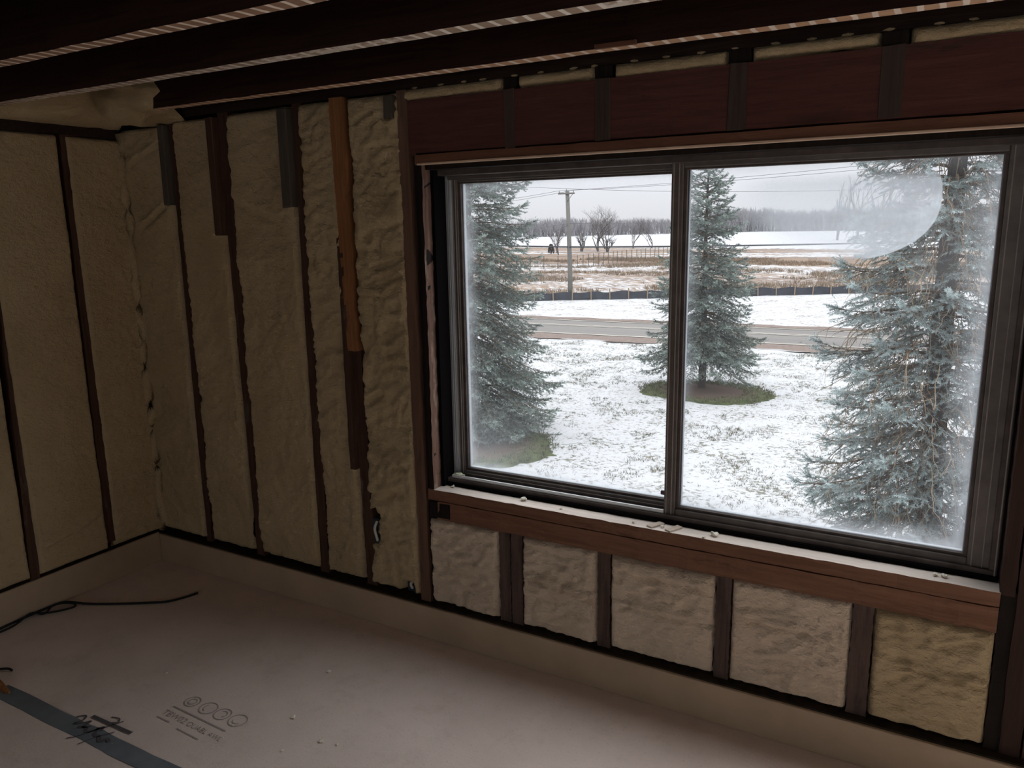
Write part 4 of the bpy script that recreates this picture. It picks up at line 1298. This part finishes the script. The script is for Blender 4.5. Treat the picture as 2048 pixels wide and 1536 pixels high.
# field fence of thin steel posts
ff = empty('field_fence', (0, 0, 0))
tag(ff, 'thin wire fence on slender posts across the brown field', 'fence')
path = [Vector((-50, 76, GZ)), Vector((-44.0, 76.5, GZ)), Vector((-38, 78.5, GZ)), Vector((-38.5, 95, GZ)), Vector((-38.0, 112, GZ)), Vector((-30, 118, GZ))]
POSTM = simple('dark_steel_post', oc(0.16, 0.14, 0.125), 0.7, 0.3)
p0 = None
allp = []
for i in range(len(path) - 1):
    L = (path[i + 1] - path[i]).length
    k = max(2, int(L / 1.55))
    for j in range(k): allp.append(path[i].lerp(path[i + 1], j / k))
for p in allp:
    if p0 is None:
        p0 = box('post', -0.03, 0.03, -0.03, 0.03, -0.1, 1.45, POSTM, ff, 0.003); o = p0
    else:
        o = p0.copy(); COL.objects.link(o); o.parent = ff
    o.location = p; o.rotation_euler = (R.uniform(-.04, .04), R.uniform(-.04, .04), 0)
for z in (0.5, 0.95, 1.35):
    tube('fence_wire', [p + Vector((0, 0, z)) for p in path], 0.010, POSTM, ff, 3)

# ------------------------------------------------------------------ bare trees and the far woods
BARE = simple('bare_tree_bark', oc(0.22, 0.195, 0.185), 0.95, 0.05, var=0.15, scale=1)
WOODS = tint_mat('far_bare_woods', oc(0.42, 0.40, 0.42), oc(0.56, 0.54, 0.56))  # paler than the nearer bark: distance haze put into the colour
def bare_geo(q, H, spread, V, F, lean=0.0, depth=5, trunk=0.32, r0=None):
    def grow(p, d, l, r, lev):
        n = 3
        pts = [p]
        for i in range(n):
            d = (d + Vector((q.uniform(-.16, .16), q.uniform(-.16, .16), 0.05))).normalized()
            pts.append(pts[-1] + d * (l / n))
        tube_geo(pts, [r, r * 0.88, r * 0.76, r * 0.62], 4 if lev < 2 else 3, V, F)
        if lev >= depth: return
        for k in range(q.choice((2, 3, 3)) if lev else 4):
            a = q.uniform(0, 6.28)
            s = spread * q.uniform(0.55, 1.15)
            nd = (d + Vector((math.cos(a) * s, math.sin(a) * s, q.uniform(-0.1, 0.35)))).normalized()
            pp = pts[-1] if k < 2 else pts[q.choice((1, 2))]
            grow(pp, nd, l * q.uniform(0.60, 0.85), r * 0.56, lev + 1)
    grow(Vector((0, 0, -0.1)), Vector((lean, 0, 1)).normalized(), H * trunk, r0 or H * 0.022, 0)
def bare_tree(x, y, H, seed, label, spread=0.75, lean=0.0, depth=5, trunk=0.30):
    q = random.Random(seed)
    V, F = [], []
    bare_geo(q, 1.0, spread, V, F, lean, depth, trunk)
    zm = max(v[2] for v in V)
    V = [(v[0] * H / zm, v[1] * H / zm, v[2] * H / zm) for v in V]
    me = bpy.data.meshes.new('bare_tree'); me.from_pydata(V, [], F)
    o = link('bare_tree', me, BARE)
    o.location = (x, y, GZ)
    return tag(o, label, 'tree', 'bare trees beyond the field')
bare_tree(-56.7, 129.3, 8.3, 3, 'large leafless tree with a wide leaning crown, right of the pole', 0.85, 0.12, 6)
bare_tree(-60.5, 142.0, 6.6, 4, 'leafless tree, first to the right of the widest one', 0.6, 0.0, 6)
bare_tree(-56.0, 145.0, 6.4, 5, 'leafless tree, second to the right of the widest one', 0.7, 0.0, 6)
bare_tree(-52.8, 147.0, 6.2, 6, 'leafless tree nearest the mullion in the left pane', 0.7, -0.05, 6)
bare_tree(-57.0, 114.0, 4.6, 7, 'small leafless tree just left of the utility pole', 0.6, 0.0, 5)
bare_tree(-60.8, 121.0, 4.4, 8, 'small leafless tree close to the dark evergreen bush', 0.6, 0.0, 5)
bare_tree(-53.8, 127.0, 4.0, 9, 'multi-stemmed thicket right under the widest bare tree', 0.9, 0.0, 6, 0.12)
bare_tree(-59.2, 128.0, 3.6, 10, 'low thicket left under the widest bare tree', 0.9, 0.0, 6, 0.12)
bare_tree(-26.0, 205.0, 14.0, 13, 'bare slender tree seen through the fog, leftmost of three', 0.35, 0.0, 4)
bare_tree(-20.8, 200.0, 15.0, 14, 'bare slender tree seen through the fog, middle of three', 0.35, 0.0, 4)
bare_tree(-17.5, 190.0, 15.0, 15, 'bare slender tree seen through the fog, rightmost of three', 0.35, 0.0, 4)
bare_tree(-41.5, 150.0, 2.6, 16, 'low leafless scrub right of the middle spruce', 0.9, 0.0, 5, 0.12)

# small dark evergreen bush in the field
q = random.Random(3)
bu = empty('evergreen_bush', (-60.3, 117.8, GZ))
tag(bu, 'small dark evergreen bush alone at the field edge', 'bush')
P_, D_, L_, T_ = [], [], [], []
for i in range(420):
    z = q.random() ** 0.8; a = q.uniform(0, 6.28)
    rr = 0.62 * math.sqrt(max(0.02, 1 - (z - 0.35) ** 2 / 0.45)) * (1 - 0.55 * z)
    P_.append((math.cos(a) * rr * 0.8, math.sin(a) * rr * 0.8, 0.05 + z * 1.45)); D_.append(Vector((math.cos(a) * 0.6, math.sin(a) * 0.6, 0.9)).normalized()); L_.append(0.22); T_.append(0.1)
V_, T2, tt = needles(np.array(P_), np.array(D_), np.array(L_), np.array(T_), 14, 0.14, 0.05)
DARKN = needle_mat('dark_juniper_needles', oc(0.10, 0.075, 0.065), oc(0.13, 0.10, 0.085), oc(0.16, 0.12, 0.10))
npmesh('foliage', V_, T2, DARKN, bu, attr=tt)['kind'] = 'stuff'
tube('stem', [(0, 0, -0.05), (0.02, 0, 0.5), (0, 0, 1.2)], 0.05, BARE, bu, 6, rads=[0.06, 0.05, 0.02])

# the far woods: thousands of leafless crowns nobody could count
protos = []
for s in range(5):
    V, F = [], []
    bare_geo(random.Random(40 + s), 1.0, 0.55, V, F, 0.0, 3, 0.36, 0.03)
    V = np.array(V); V[:, 2] /= V[:, 2].max(); V[:, :2] *= 1.0
    protos.append((V, np.array(F)))
VV, FF, TT, off = [], [], [], 0
line = [(-330, 225), (-230, 240), (-150, 268), (-110, 330), (-92, 372), (-45, 366), (10, 372), (80, 380)]
def on_line(t):
    x = t * (len(line) - 1); i = min(int(x), len(line) - 2); f = x - i
    return line[i][0] * (1 - f) + line[i + 1][0] * f, line[i][1] * (1 - f) + line[i + 1][1] * f
for i in range(4200):
    t = rng.random()
    x, y = on_line(t)
    x += rng.normal(0, 6); y += abs(rng.normal(0, 16))
    Hh = (6.2 if x < -100 else 9.2) * (0.75 + 0.5 * float(fbm(np.array([x * 0.05]), np.array([y * 0.05]), 91, 3)[0])) * rng.uniform(0.75, 1.2)
    V, F = protos[i % 5]
    c, s_ = math.cos(i), math.sin(i)
    W = np.stack([(V[:, 0] * c - V[:, 1] * s_) * Hh * 0.9 + x, (V[:, 0] * s_ + V[:, 1] * c) * Hh * 0.9 + y, V[:, 2] * Hh + GZ], -1)
    VV.append(W); FF.append(F + off); off += len(W); TT.append(np.full(len(W), rng.random()))
wd_ = npmesh('woods', np.concatenate(VV), np.concatenate(FF), WOODS, None, attr=np.concatenate(TT))
tag(wd_, 'grey leafless woods along the horizon', 'woods', kind='stuff')
